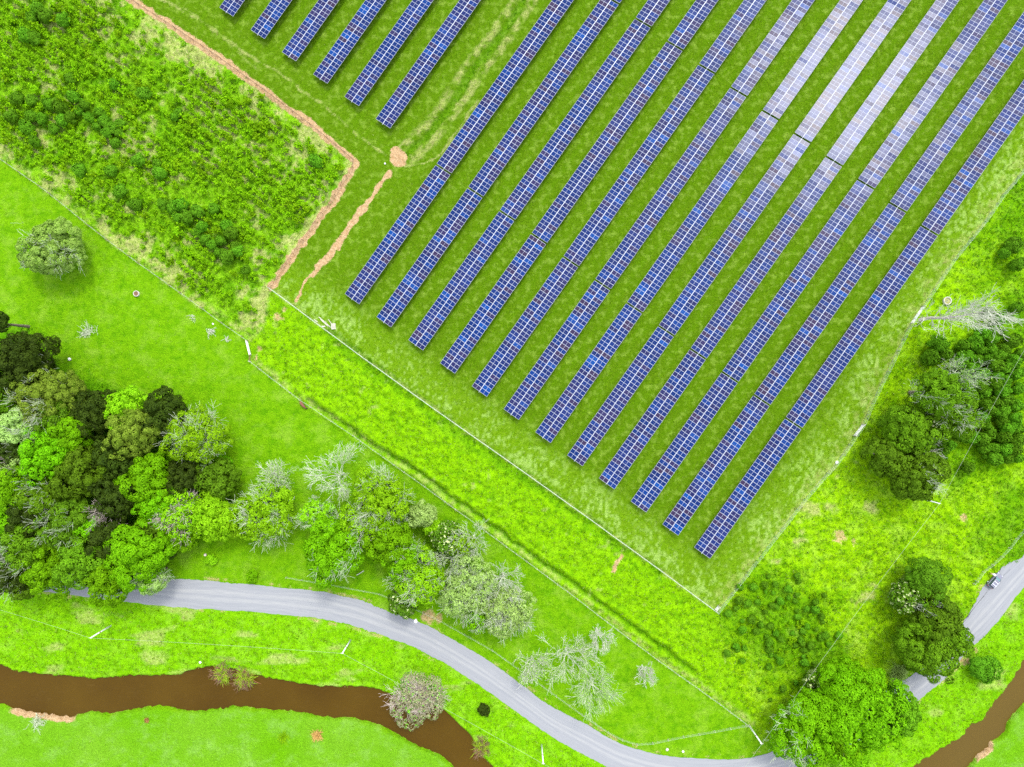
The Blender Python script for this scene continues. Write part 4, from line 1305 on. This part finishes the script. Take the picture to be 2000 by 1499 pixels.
def gate(p, q, h, label, mat, bars=5, board=False):
    a, b_ = P3(*p), P3(*q)
    L = (b_ - a).length
    root = thing('farm_gate', label, 'gate', a + Vector((0, 0, float(zat(a.x, a.y)))), math.atan2(b_.y - a.y, b_.x - a.x))
    m = MB()
    if board:
        for k in range(4):
            m.box((L / 2, 0, 0.25 + k * 0.28), (L - 0.1, 0.05, 0.2))
        m.box((L / 2, 0, 1.32), (L, 0.22, 0.05))
        m.build('rails', M[mat], root)
    else:
        for k in range(bars):
            z = 0.2 + k * (h - 0.2) / (bars - 1)
            m.tube((0.05, 0, z), (L - 0.05, 0, z), 0.035, 0.035, 6)
        m.build('rails', M[mat], root)
        m = MB()
        for x in (0.05, L / 2, L - 0.05):
            m.tube((x, 0, 0.18), (x, 0, h + 0.02), 0.035, 0.035, 6)
        m.build('upright', M[mat], root)
    for x in (0, L):
        m = MB(); m.tube((x, 0, -0.3), (x, 0, h + 0.25), 0.12, 0.11, 8); m.build('gate_post', M['timber'], root)
    return root


gate((483, 666), (489.5, 693), 1.2, 'grey boarded gate in the bend of the paddock fence', 'pole', board=True)
gate((489.5, 693.5), (488.5, 706), 1.1, 'short brown gate right below the grey boarded gate', 'brownwood', bars=4)
gate((1778, 632), (1801, 599), 1.5, 'metal gate in the right hand farm fence beside the tall bare poplar', 'pole')
gate((1667, 851), (1684, 829), 1.5, 'metal gate in the right hand farm fence above the big spreading clump', 'pole')
gate((1396, 1190), (1402, 1183), 1.6, 'small metal gate at the lowest corner of the farm fence', 'pole')

# ------------------------------------------------------------------ power poles and cables
POLES = [((217, 1222), 'white power pole at the left between road and river'), ((685, 1250), 'white power pole below the road in the middle of the bank'), ((1058, 1455), 'white power pole at the bottom edge beside the dry patch'), ((1462, 1416), 'white power pole at the fence corner above the road'), ((1793, 972), 'pale power pole on the grass below the big spreading clump')]
tops = []
PH = 8.9
for (p, lab) in POLES:
    x, y = P(*p, 0)
    zb = float(zat(x, y))
    root = thing('power_pole', lab, 'power pole', (x, y, zb), 0, 'power poles')
    b = MB(); b.tube((0, 0, -0.5), (0, 0, PH), 0.22, 0.12, 10); b.build('pole', M['pole'], root, True)
    b = MB(); b.tube((0, 0, 5.0), (0, 0, 5.25), 0.215, 0.21, 10); b.build('band', M['brownwood'], root)
    b = MB(); b.box((0, 0, PH - 0.25), (0.7, 0.09, 0.1)); b.build('crossarm', M['timber'], root)
    for s in (-1, 1):
        b = MB(); b.lathe([(0.0, PH + 0.06), (0.05, PH + 0.02), (0.06, PH - 0.08), (0.03, PH - 0.2)], 8, 0, (s * 0.3, 0, 0)); b.build('insulator', M['stone'], root, True)
    tops.append(Vector((x, y, zb + PH + 0.02)))


def cable(a, b, label, sag=0.5):
    n = 14
    pts = [a.lerp(b, i / n) - Vector((0, 0, sag * 4 * (i / n) * (1 - i / n))) for i in range(n + 1)]
    segs = [(*p, *q, 0.02, 0.02) for p, q in zip(pts[:-1], pts[1:])]
    tag(link('power_cable', segs_mesh('power_cable', segs, [M['cable']], 5)), label, 'cable', 'overhead power cables')


cable(P3(-130, 1155, 8.9), tops[0], 'overhead cable from the left edge to the leftmost power pole')
cable(tops[0], tops[1], 'overhead cable between the two poles on the river bank', 0.6)
cable(tops[1], tops[2], 'overhead cable crossing the grey brown river bush')
cable(tops[2], P3(1330, 1640, 8.9), 'overhead cable leaving the bottom pole to the right')
cable(P3(2150, 425, 8.9), tops[4], 'overhead cable crossing the belt of round shrubs', 0.6)
cable(tops[4], tops[3], 'overhead cable crossing the rough corner with dark bushes', 0.7)
cable(tops[3], P3(1405, 1580, 8.9), 'overhead cable leaving the fence corner pole towards the road')

# ------------------------------------------------------------------ trough, stones, timber, branches
def trough(px_, py_, r, label, water, mat='concrete'):
    x, y = P(px_, py_, 0.3)
    root = thing('water_trough', label, 'trough', (x, y, float(zat(x, y))))
    b = MB(); b.lathe([(r, -0.1), (r * 1.02, 0.5), (r * 0.98, 0.55), (r * 0.84, 0.55), (r * 0.8, 0.5), (r * 0.76, 0.1), (0.01, 0.1)], 28); b.build('basin', M[mat], root, True)
    if water:
        b = MB(); b.lathe([(r * 0.79, 0.40), (0.01, 0.40)], 28); b.build('water', M['troughwater'], root)
    else:
        b = MB(); b.lathe([(r * 0.78, 0.25), (r * 0.4, 0.34), (0.01, 0.36)], 20); b.build('dry_fill', M['g_straw'], root)


trough(266.5, 574, 0.72, 'round concrete trough with brown water in the paddock', True)
trough(1850, 588, 1.0, 'round tan cattle trough filled with dry grass above the tall bare poplar', False, 'timber')


def stone(px_, py_, r, label, mat='stone', flat=0.6):
    rng = RS(int(px_ + py_)); bm = bmesh.new(); bmesh.ops.create_icosphere(bm, subdivisions=2, radius=r)
    for v in bm.verts:
        v.co *= 1 + 0.25 * (rng.rand() - 0.5); v.co.z *= flat
    me_ = bpy.data.meshes.new('stone'); bm.to_mesh(me_); bm.free(); me_.materials.append(M[mat])
    x, y = P(px_, py_); o = link('stone', me_, None, (x, y, float(zat(x, y)) + r * flat * 0.5))
    tag(o, label, 'stone')


stone(136.5, 702, 0.42, 'white stone lying on the paddock beside the dark evergreen')
stone(390, 1295, 0.32, 'white stone on the grassy river bank left of the reddish bushes')
stone(416, 633, 0.24, 'small pale stone beside the paddock fence')
stone(812, 1213, 0.5, 'pale rock on the road edge under the dark speckled tree')
stone(752, 320, 0.22, 'small white stone beside the bare soil crossing')
stone(1303, 1464, 0.4, 'pinkish stone on the verge above the road bend', 'concrete')
stone(1334, 1468, 0.3, 'small white stone on the verge right of the pinkish one')
stone(1633.5, 903, 0.4, 'white marker block at the foot of the right hand farm fence', flat=0.8)


def brush(px_, py_, r, label, mat='whitewood', name='branch_pile', n=34, seed=1):
    rng = RS(seed); x, y = P(px_, py_)
    segs = []
    ang = rng.uniform(0, 6.28)
    for k in range(n):
        a = ang + rng.normal(scale=0.9); p = np.array([*rng.normal(scale=r * 0.35, size=2), rng.uniform(0.05, 0.3)])
        grow(rng, p, (math.cos(a), math.sin(a), 0.08), r * rng.uniform(0.4, 0.8), 0.05, 1, segs, 0.5, 2, 0.0)
    s_ = np.array(segs); s_[:, 2] = np.abs(s_[:, 2]); s_[:, 5] = np.abs(s_[:, 5]); s_[:, 6:8] = np.maximum(s_[:, 6:8], 0.03)
    o = link(name, segs_mesh(name, s_, [M[mat]], 4), None, (x, y, float(zat(x, y))))
    tag(o, label, 'branches')


brush(176, 649, 1.9, 'heap of grey green fallen branches in the middle of the paddock', 'silver', n=46, seed=2)
brush(378, 620, 0.9, 'small flat pile of pale sticks near the paddock fence', 'silver', n=16, seed=3)
brush(411, 647, 1.2, 'pile of bleached branches near the paddock fence', 'whitewood', n=24, seed=4)
brush(442, 664, 0.85, 'small white heap of branches nearest the boarded gate', 'whitewood', n=16, seed=5)
brush(70, 1407, 2.2, 'pale flattened driftwood scrub on the south river bank', 'silver', n=40, seed=6)


def log(pts, r, label, mat='whitewood'):
    segs = []
    w_ = [P3(*p) for p in pts]
    z = float(zat(w_[0].x, w_[0].y)) + r + 0.08
    o0 = w_[0]
    for k, (p, q) in enumerate(zip(w_[:-1], w_[1:])):
        segs.append((p.x - o0.x, p.y - o0.y, 0, q.x - o0.x, q.y - o0.y, 0, r * (1 - .25 * k), r * (1 - .25 * (k + 1))))
    o = link('fallen_branch', segs_mesh('fallen_branch', segs, [M[mat]], 7), None, (o0.x, o0.y, z))
    tag(o, label, 'branch')


log([(562, 977), (568, 978), (574, 975), (576, 969)], 0.14, 'curved white fallen branch on the meadow beside the silver topped tree')
log([(697, 1123), (711, 1115)], 0.12, 'straight pale fallen branch in the small clearing of the grove')


def stump(px_, py_, label):
    x, y = P(px_, py_); root = MB()
    root.lathe([(0.42, -0.2), (0.34, 0.2), (0.3, 0.75), (0.24, 0.8), (0.01, 0.72)], 10)
    o = root.build('tree_stump', M['palebark'], None, False, (x, y, float(zat(x, y)))); o.rotation_euler = (0.25, 0.3, 1)
    tag(o, label, 'stump')


stump(401, 1084, 'broken pale stump on the meadow below the wood')
stump(498, 1119, 'small stump beside the bush at the road edge')


# boards and pallet by the fence
def board(c, ang, L, w, label, z=0.12):
    x, y = P(*c); b = MB(); b.box((0, 0, 0), (L, w, 0.05)); b.box((0, 0, -0.05), (0.1, w, 0.05))
    o = b.build('timber_board', M['timber'], None, False, (x, y, float(zat(x, y)) + z)); o.rotation_euler = (0, 0.02, ang)
    tag(o, label, 'board', 'boards dumped by the farm fence')


board((628, 624), -0.72, 1.8, 0.2, 'top left pale board of the dumped timber by the farm fence')
board((634, 631), -0.75, 2.6, 0.22, 'long pale board in the middle of the dumped timber', 0.15)
board((617, 627), -0.62, 1.1, 0.18, 'short board lying closest to the fence in the dumped timber')
board((640, 634), -0.8, 2.2, 0.14, 'thin board right of the long one in the dumped timber', 0.2)
board((645, 629), -0.95, 1.4, 0.16, 'short board next to the pallet')
board((632, 638), 0.05, 0.9, 0.3, 'stubby white board under the dumped timber', 0.1)
x, y = P(651.5, 638)
pal = thing('pallet', 'pale slatted pallet lying flat by the farm fence', 'pallet', (x, y, float(zat(x, y)) + 0.12), math.radians(4))
for k in range(6):
    b = MB(); b.box((-0.5 + k * 0.2, 0, 0.12), (0.14, 1.5, 0.025)); b.build('slat', M['timber'], pal)
b = MB()
for yv in (-0.68, 0, 0.68):
    b.box((0, yv, 0.05), (1.15, 0.1, 0.1))
b.build('bearer', M['timber'], pal)


# ------------------------------------------------------------------ skinned figures (cow, person)
def skin(name, nodes, edges, mat, parent, sub=2):
    me_ = bpy.data.meshes.new(name)
    me_.from_pydata([n[0] for n in nodes], edges, [])
    o = bpy.data.objects.new(name + '_skeleton', me_)
    C.objects.link(o)
    sk = o.modifiers.new('s', 'SKIN'); sk.use_smooth_shade = True
    for i, n in enumerate(nodes):
        r = n[1] if isinstance(n[1], tuple) else (n[1], n[1])
        me_.skin_vertices[0].data[i].radius = r
        me_.skin_vertices[0].data[i].use_root = (i == 0)
    su = o.modifiers.new('d', 'SUBSURF'); su.levels = sub; su.render_levels = sub
    dg = bpy.context.evaluated_depsgraph_get(); dg.update()
    res = bpy.data.meshes.new_from_object(o.evaluated_get(dg))
    bpy.data.objects.remove(o)
    res.name = name
    res.materials.clear(); res.materials.append(mat)
    for p in res.polygons: p.use_smooth = True
    return link(name, res, parent)


M['cowhide'] = simple('cow_hide', (0.16, 0.065, 0.045), 0.75, 0.2, 0.35, 2.0)
M['cowdark'] = simple('cow_dark', (0.035, 0.025, 0.02), 0.75, 0.2, 0.3, 4.0)
M['skin'] = simple('skin', (0.55, 0.33, 0.22), 0.6, 0.3, 0.05)
M['shirt'] = simple('white_cotton', (0.80, 0.78, 0.76), 0.85, 0.1, 0.04)
M['tan'] = simple('tan_cloth', (0.46, 0.33, 0.17), 0.85, 0.1, 0.1)
M['hair'] = simple('dark_hair', (0.05, 0.035, 0.025), 0.6, 0.3, 0.2)


def cow():
    x, y = P(590.5, 791, 1.0)
    root = thing('cow', 'reddish brown cow with dark head grazing beside the paddock fence', 'cow', (x, y, float(zat(x, y))), math.radians(-52))
    N = [((-0.75, 0, 1.12), (0.30, 0.30)), ((-0.95, 0, 1.15), (0.22, 0.24)), ((-0.3, 0, 1.05), (0.36, 0.40)), ((0.25, 0, 1.05), (0.36, 0.40)), ((0.62, 0, 1.12), (0.28, 0.34)),
         ((0.92, 0.03, 0.95), (0.17, 0.22)), ((1.16, 0.08, 0.62), (0.13, 0.16)), ((1.30, 0.14, 0.36), (0.11, 0.13)), ((1.42, 0.2, 0.16), (0.075, 0.085))]
    E = [(0, 1), (0, 2), (2, 3), (3, 4), (4, 5), (5, 6), (6, 7), (7, 8)]
    for s in (-1, 1):
        k = len(N)
        N += [((-0.82, s * 0.20, 0.85), 0.16), ((-0.72, s * 0.22, 0.62), 0.11), ((-0.92, s * 0.22, 0.40), 0.065), ((-0.88, s * 0.22, 0.08), 0.05), ((-0.82, s * 0.22, 0.02), 0.06)]
        E += [(0, k), (k, k + 1), (k + 1, k + 2), (k + 2, k + 3), (k + 3, k + 4)]
        k = len(N); dx = 0.12 * s
        N += [((0.52 + dx * .5, s * 0.19, 0.78), 0.13), ((0.55 + dx, s * 0.2, 0.45), 0.07), ((0.53 + dx, s * 0.2, 0.1), 0.05), ((0.57 + dx, s * 0.2, 0.02), 0.06)]
        E += [(4, k), (k, k + 1), (k + 1, k + 2), (k + 2, k + 3)]
    skin('body', N, E, M['cowhide'], root)
    b = MB()
    for s in (-1, 1):
        b.tube((1.16, 0.08 + s * 0.12, 0.72), (1.12, 0.08 + s * 0.34, 0.74), 0.05, 0.015, 6)
    b.build('ear', M['cowdark'], root, True)
    b = MB(); b.tube((-1.12, 0, 1.22), (-1.22, 0.03, 0.9), 0.045, 0.03, 6); b.tube((-1.22, 0.03, 0.9), (-1.2, 0.05, 0.4), 0.03, 0.05, 6); b.build('tail', M['cowdark'], root, True)
    b = MB(); b.tube((1.36, 0.17, 0.28), (1.46, 0.22, 0.10), 0.12, 0.09, 8); b.tube((1.18, 0.08, 0.62), (1.36, 0.17, 0.28), 0.165, 0.135, 8); b.build('muzzle', M['cowdark'], root, True)


cow()


def person():
    x, y = P(1938.3, 1121.5, 0.9)
    root = thing('person', 'person in a white top and hat reaching towards the parked car', 'person', (x, y, float(zat(x, y))), math.radians(-25))
    # faces +X; bends slightly towards the car
    N = [((0, 0, 0.95), (0.15, 0.11)), ((0.03, 0, 1.15), (0.15, 0.11)), ((0.08, 0, 1.36), (0.18, 0.11)), ((0.12, 0, 1.47), (0.07, 0.065)), ((0.15, 0, 1.56), (0.06, 0.06)), ((0.18, 0, 1.66), (0.095, 0.105)), ((0.18, 0, 1.74), (0.07, 0.08))]
    E = [(i, i + 1) for i in range(6)]
    for s in (-1, 1):
        k = len(N)
        N += [((0.0, s * 0.1, 0.86), 0.10), ((0.03 * s, s * 0.11, 0.48), 0.068), ((0.0, s * 0.12, 0.09), 0.045), ((0.12, s * 0.13, 0.03), 0.04)]
        E += [(0, k), (k, k + 1), (k + 1, k + 2), (k + 2, k + 3)]
        k = len(N)
        N += [((0.1, s * 0.2, 1.38), 0.06), ((0.28, s * 0.27, 1.16), 0.045), ((0.52, s * 0.2, 1.12), 0.034), ((0.60, s * 0.19, 1.12), (0.034, 0.018))]
        E += [(2, k), (k, k + 1), (k + 1, k + 2), (k + 2, k + 3)]
        h = k + 3
        for f in range(4):
            k = len(N); yy = s * (0.19 + (f - 1.5) * 0.022); L = (0.07, 0.085, 0.08, 0.062)[f]
            N += [((0.625, yy, 1.12), 0.009), ((0.625 + L * 0.6, yy, 1.11), 0.009), ((0.625 + L, yy, 1.085), 0.008)]
            E += [(h, k), (k, k + 1), (k + 1, k + 2)]
        k = len(N); N += [((0.59, s * 0.15, 1.12), 0.011), ((0.63, s * 0.13, 1.10), 0.010)]; E += [(h, k), (k, k + 1)]
    skin('body', N, E, M['skin'], root, 1)
    NS = [((0, 0, 0.92), (0.18, 0.14)), ((0.03, 0, 1.15), (0.175, 0.135)), ((0.08, 0, 1.36), (0.20, 0.135)), ((0.11, 0, 1.44), (0.1, 0.09))]
    ES = [(0, 1), (1, 2), (2, 3)]
    for s in (-1, 1):
        k = len(NS); NS += [((0.1, s * 0.21, 1.38), 0.08), ((0.22, s * 0.255, 1.24), 0.068)]; ES += [(2, k), (k, k + 1)]
    skin('shirt', NS, ES, M['shirt'], root, 1)
    NT_ = [((0, 0, 0.93), (0.17, 0.13))]; ET = []
    for s in (-1, 1):
        k = len(NT_); NT_ += [((0.0, s * 0.1, 0.84), 0.115), ((0.03 * s, s * 0.11, 0.48), 0.085), ((0.0, s * 0.12, 0.12), 0.066)]; ET += [(0, k), (k, k + 1), (k + 1, k + 2)]
    skin('trousers', NT_, ET, M['tan'], root, 1)
    b = MB(); b.lathe([(0.24, 1.72), (0.12, 1.735), (0.11, 1.82), (0.07, 1.85), (0.005, 1.855)], 18, 0, (0.18, 0, 0)); b.build('hat', M['shirt'], root, True)
    b = MB(); b.lathe([(0.098, 1.60), (0.106, 1.68), (0.10, 1.73)], 14, 0, (0.165, 0, 0)); b.build('hair', M['hair'], root, True)
    for s in (-1, 1):
        b = MB(); b.lathe([(0.001, 0.012), (0.012, 0), (0.001, -0.012)], 8, 0, (0.278, s * 0.035, 1.665)); b.build('eye', M['hair'], root, True)
        b = MB(); b.box((0.05, s * 0.125, 0.045), (0.26, 0.09, 0.09)); b.build('shoe', M['hair'], root)
    b = MB(); b.tube((0.275, 0, 1.67), (0.305, 0, 1.635), 0.01, 0.018, 6); b.build('nose', M['skin'], root, True)
    b = MB(); b.box((0.276, 0, 1.60), (0.01, 0.045, 0.01)); b.build('mouth', M['tan'], root)


person()

# ------------------------------------------------------------------ the car
M['carpaint'] = simple('silver_car_paint', (0.15, 0.15, 0.19), 0.35, 0.4, 0.03)
M['cardark'] = simple('dark_car_paint', (0.05, 0.05, 0.09), 0.3, 0.5, 0.1)
M['glass'] = simple('tinted_glass', (0.03, 0.05, 0.06), 0.05, 0.8, 0.1)
M['screen'] = simple('windscreen_glass', (0.06, 0.14, 0.15), 0.06, 0.8, 0.08)
M['tyre'] = simple('tyre_rubber', (0.02, 0.02, 0.02), 0.9, 0.2, 0.2)
M['lamp'] = simple('lamp_lens', (0.75, 0.77, 0.8), 0.1, 0.6, 0.03)
M['tail'] = simple('tail_lamp', (0.45, 0.02, 0.02), 0.2, 0.5, 0.05)


def car():
    x, y = P(1944.2, 1134.8, 0.9)
    root = thing('parked_car', 'silver estate car with roof bars parked on the gravel layby', 'car', (x, y, 0.035), math.radians(48.4))
    # lower body: sections along x (rear -> front): (x, half width, z of sill, z of shoulder)
    sec = [(-2.12, 0.72, 0.42, 0.84), (-2.02, 0.84, 0.30, 0.95), (-1.3, 0.90, 0.25, 0.98), (0.0, 0.91, 0.24, 0.97), (1.0, 0.90, 0.25, 0.93), (1.75, 0.86, 0.27, 0.84), (2.05, 0.76, 0.32, 0.72), (2.14, 0.62, 0.40, 0.60)]
    V = []; F = []
    for (sx_, w, z0, z1) in sec:
        zm = (z0 + z1) / 2
        V += [(sx_, -w * .9, z0), (sx_, -w, zm), (sx_, -w * .97, z1 - .05), (sx_, -w * .84, z1), (sx_, 0, z1 + 0.03), (sx_, w * .84, z1), (sx_, w * .97, z1 - .05), (sx_, w, zm), (sx_, w * .9, z0)]
    n = 9
    for i in range(len(sec) - 1):
        for k in range(n - 1):
            F.append((i * n + k, (i + 1) * n + k, (i + 1) * n + k + 1, i * n + k + 1))
        F.append((i * n + n - 1, (i + 1) * n + n - 1, (i + 1) * n, i * n))
    b = MB(); b.add(V, F + [tuple(range(n)), tuple(range(len(V) - n, len(V)))[::-1]]); b.build('body', M['carpaint'], root, True)
    # cabin
    lo = [(-1.98, 0.74), (-1.2, 0.79), (0.2, 0.80), (1.08, 0.76)]
    hi = [(-1.72, 0.58), (-1.1, 0.64), (0.0, 0.65), (0.32, 0.60)]
    V = []; F = []
    for (a, c), z0 in zip(zip(lo, hi), (0.95, 0.97, 0.97, 0.92)):
        V += [(a[0], -a[1], z0), (c[0], -c[1], 1.44), (c[0], c[1], 1.44), (a[0], a[1], z0)]
    b = MB()
    for i in range(3):
        o = i * 4
        b.add([V[o], V[o + 4], V[o + 5], V[o + 1]], [(0, 1, 2, 3)]); b.add([V[o + 3], V[o + 2], V[o + 6], V[o + 7]], [(0, 1, 2, 3)])
    b.build('side_window', M['glass'], root)
    b = MB(); b.add([V[12], V[15], V[14], V[13]], [(0, 1, 2, 3)]); b.build('windscreen', M['screen'], root)
    b = MB(); b.add([V[0], V[1], V[2], V[3]], [(0, 1, 2, 3)]); b.build('rear_window', M['glass'], root)
    # roof, slightly crowned
    rv = []
    for (c, zz) in zip(hi, (1.45, 1.475, 1.48, 1.45)):
        for t_ in np.linspace(-1, 1, 7):
            rv.append((c[0], c[1] * t_ * 1.02, zz + 0.035 * (1 - t_ * t_)))
    b = MB(); b.add(rv, [(i * 7 + k, (i + 1) * 7 + k, (i + 1) * 7 + k + 1, i * 7 + k + 1) for i in range(3) for k in range(6)]); b.build('roof', M['carpaint'], root, True)
    for s in (-1, 1):
        b = MB(); b.tube((-1.65, s * 0.55, 1.56), (0.2, s * 0.57, 1.56), 0.025, 0.025, 6); b.build('roof_rail', M['lamp'], root)
        b = MB(); b.tube((0.62, s * 0.86, 1.0), (0.66, s * 1.02, 1.03), 0.05, 0.09, 8); b.build('mirror', M['carpaint'], root, True)
        b = MB(); b.box((2.02, s * 0.58, 0.66), (0.2, 0.26, 0.13), 0, Matrix.Rotation(s * -0.35, 4, 'Z')); b.build('headlight', M['lamp'], root)
        b = MB(); b.box((-2.08, s * 0.68, 0.80), (0.1, 0.16, 0.24)); b.build('tail_light', M['tail'], root)
        b = MB(); b.tube((0.32, s * 0.605, 1.45), (1.08, s * 0.77, 0.93), 0.035, 0.04, 6); b.tube((-1.72, s * 0.585, 1.45), (-1.98, s * 0.75, 0.95), 0.05, 0.05, 6); b.tube((-0.5, s * 0.65, 1.44), (-0.5, s * 0.805, 0.97), 0.03, 0.03, 6); b.build('pillar', M['cardark'], root)
        for wx_ in (-1.28, 1.32):
            b = MB(); b.tube((wx_, s * 0.72, 0.33), (wx_, s * 0.915, 0.33), 0.33, 0.33, 20); w_ = b.build('wheel', M['tyre'], root)
            b = MB(); b.tube((wx_, s * 0.9, 0.33), (wx_, s * 0.925, 0.33), 0.2, 0.19, 14); b.build('rim', M['lamp'], w_)
    for xb in (-1.15, -0.35):
        b = MB(); b.box((xb, 0, 1.585), (0.09, 1.2, 0.035)); b.build('roof_bar', M['lamp'], root)
    b = MB(); b.box((2.13, 0, 0.46), (0.06, 0.7, 0.16)); b.build('grille', M['cardark'], root)
    b = MB(); b.box((0.98, 0, 0.965), (0.1, 1.3, 0.02)); b.build('wiper_cowl', M['cardark'], root)
    b = MB(); b.box((-2.08, 0, 0.45), (0.14, 1.5, 0.2)); b.build('rear_bumper', M['cardark'], root)


car()

# ------------------------------------------------------------------ light
SUN = Vector((264, 829, 1340)).normalized()
el = math.asin(SUN.z); az = math.atan2(SUN.x, SUN.y)
w = bpy.data.worlds.new('World'); scene.world = w
w.use_nodes = True
nt = w.node_tree; nt.nodes.clear()
out = nt.nodes.new('ShaderNodeOutputWorld'); bg = nt.nodes.new('ShaderNodeBackground')
sky = nt.nodes.new('ShaderNodeTexSky'); sky.sky_type = 'NISHITA'; sky.sun_disc = False
sky.sun_elevation = el; sky.sun_rotation = az; sky.dust_density = 2.0
tc = nt.nodes.new('ShaderNodeTexCoord')
ns = nt.nodes.new('ShaderNodeTexNoise'); ns.inputs['Scale'].default_value = 3.2; ns.inputs['Detail'].default_value = 5; ns.inputs['Roughness'].default_value = 0.6
nt.links.new(tc.outputs['Generated'], ns.inputs['Vector'])
cl = nt.nodes.new('ShaderNodeMapRange'); cl.inputs['From Min'].default_value = 0.35; cl.inputs['From Max'].default_value = 0.65
cl.inputs['To Min'].default_value = 0.55; cl.inputs['To Max'].default_value = 0.95
nt.links.new(ns.outputs['Fac'], cl.inputs['Value'])
mx = nt.nodes.new('ShaderNodeMix'); mx.data_type = 'RGBA'
mx.inputs[7].default_value = (4.4, 4.6, 5.0, 1)          # bright cloud layer
nt.links.new(cl.outputs['Result'], mx.inputs['Factor']); nt.links.new(sky.outputs[0], mx.inputs[6])
# cloud glow round the veiled sun
dt = nt.nodes.new('ShaderNodeVectorMath'); dt.operation = 'DOT_PRODUCT'; dt.inputs[1].default_value = SUN
nt.links.new(tc.outputs['Generated'], dt.inputs[0])
mxm = nt.nodes.new('ShaderNodeMath'); mxm.operation = 'MAXIMUM'; mxm.inputs[1].default_value = 0.0
nt.links.new(dt.outputs['Value'], mxm.inputs[0])
glow = []
for (e, k) in ((8, 4.0), (45, 16.0)):
    pw = nt.nodes.new('ShaderNodeMath'); pw.operation = 'POWER'; pw.inputs[1].default_value = e
    nt.links.new(mxm.outputs[0], pw.inputs[0])
    mu = nt.nodes.new('ShaderNodeMath'); mu.operation = 'MULTIPLY'; mu.inputs[1].default_value = k
    nt.links.new(pw.outputs[0], mu.inputs[0]); glow.append(mu)
ad = nt.nodes.new('ShaderNodeMath'); ad.operation = 'ADD'
nt.links.new(glow[0].outputs[0], ad.inputs[0]); nt.links.new(glow[1].outputs[0], ad.inputs[1])
ga = nt.nodes.new('ShaderNodeMix'); ga.data_type = 'RGBA'; ga.blend_type = 'ADD'; ga.inputs['Factor'].default_value = 1.0
nt.links.new(mx.outputs[2], ga.inputs[6]); nt.links.new(ad.outputs[0], ga.inputs[7])
nt.links.new(ga.outputs[2], bg.inputs['Color'])
bg.inputs['Strength'].default_value = 0.14
nt.links.new(bg.outputs[0], out.inputs['Surface'])

sl = bpy.data.lights.new('sun', 'SUN'); sl.energy = 0.9; sl.angle = math.radians(11); sl.color = (1.0, 0.96, 0.88)
so = bpy.data.objects.new('sun', sl); C.objects.link(so)
so.rotation_mode = 'QUATERNION'; so.rotation_quaternion = (-SUN).to_track_quat('-Z', 'Y'); so.location = SUN * 300

# ------------------------------------------------------------------ camera and view
cam = bpy.data.cameras.new('camera'); co = bpy.data.objects.new('camera', cam); C.objects.link(co)
cam.sensor_width = 36; cam.lens = 18 * HC / (1000 * S); cam.clip_end = 20000; cam.clip_start = 1
co.location = (0, 0, HC); co.rotation_euler = (0, 0, 0)
scene.camera = co
scene.view_settings.view_transform = 'Standard'; scene.view_settings.look = 'None'
scene.view_settings.exposure = 1.62; scene.view_settings.gamma = 1.0
scene.render.engine = 'CYCLES'
scene.cycles.use_denoising = False
scene.cycles.max_bounces = 5; scene.cycles.diffuse_bounces = 3; scene.cycles.transmission_bounces = 3
scene.cycles.sample_clamp_indirect = 6
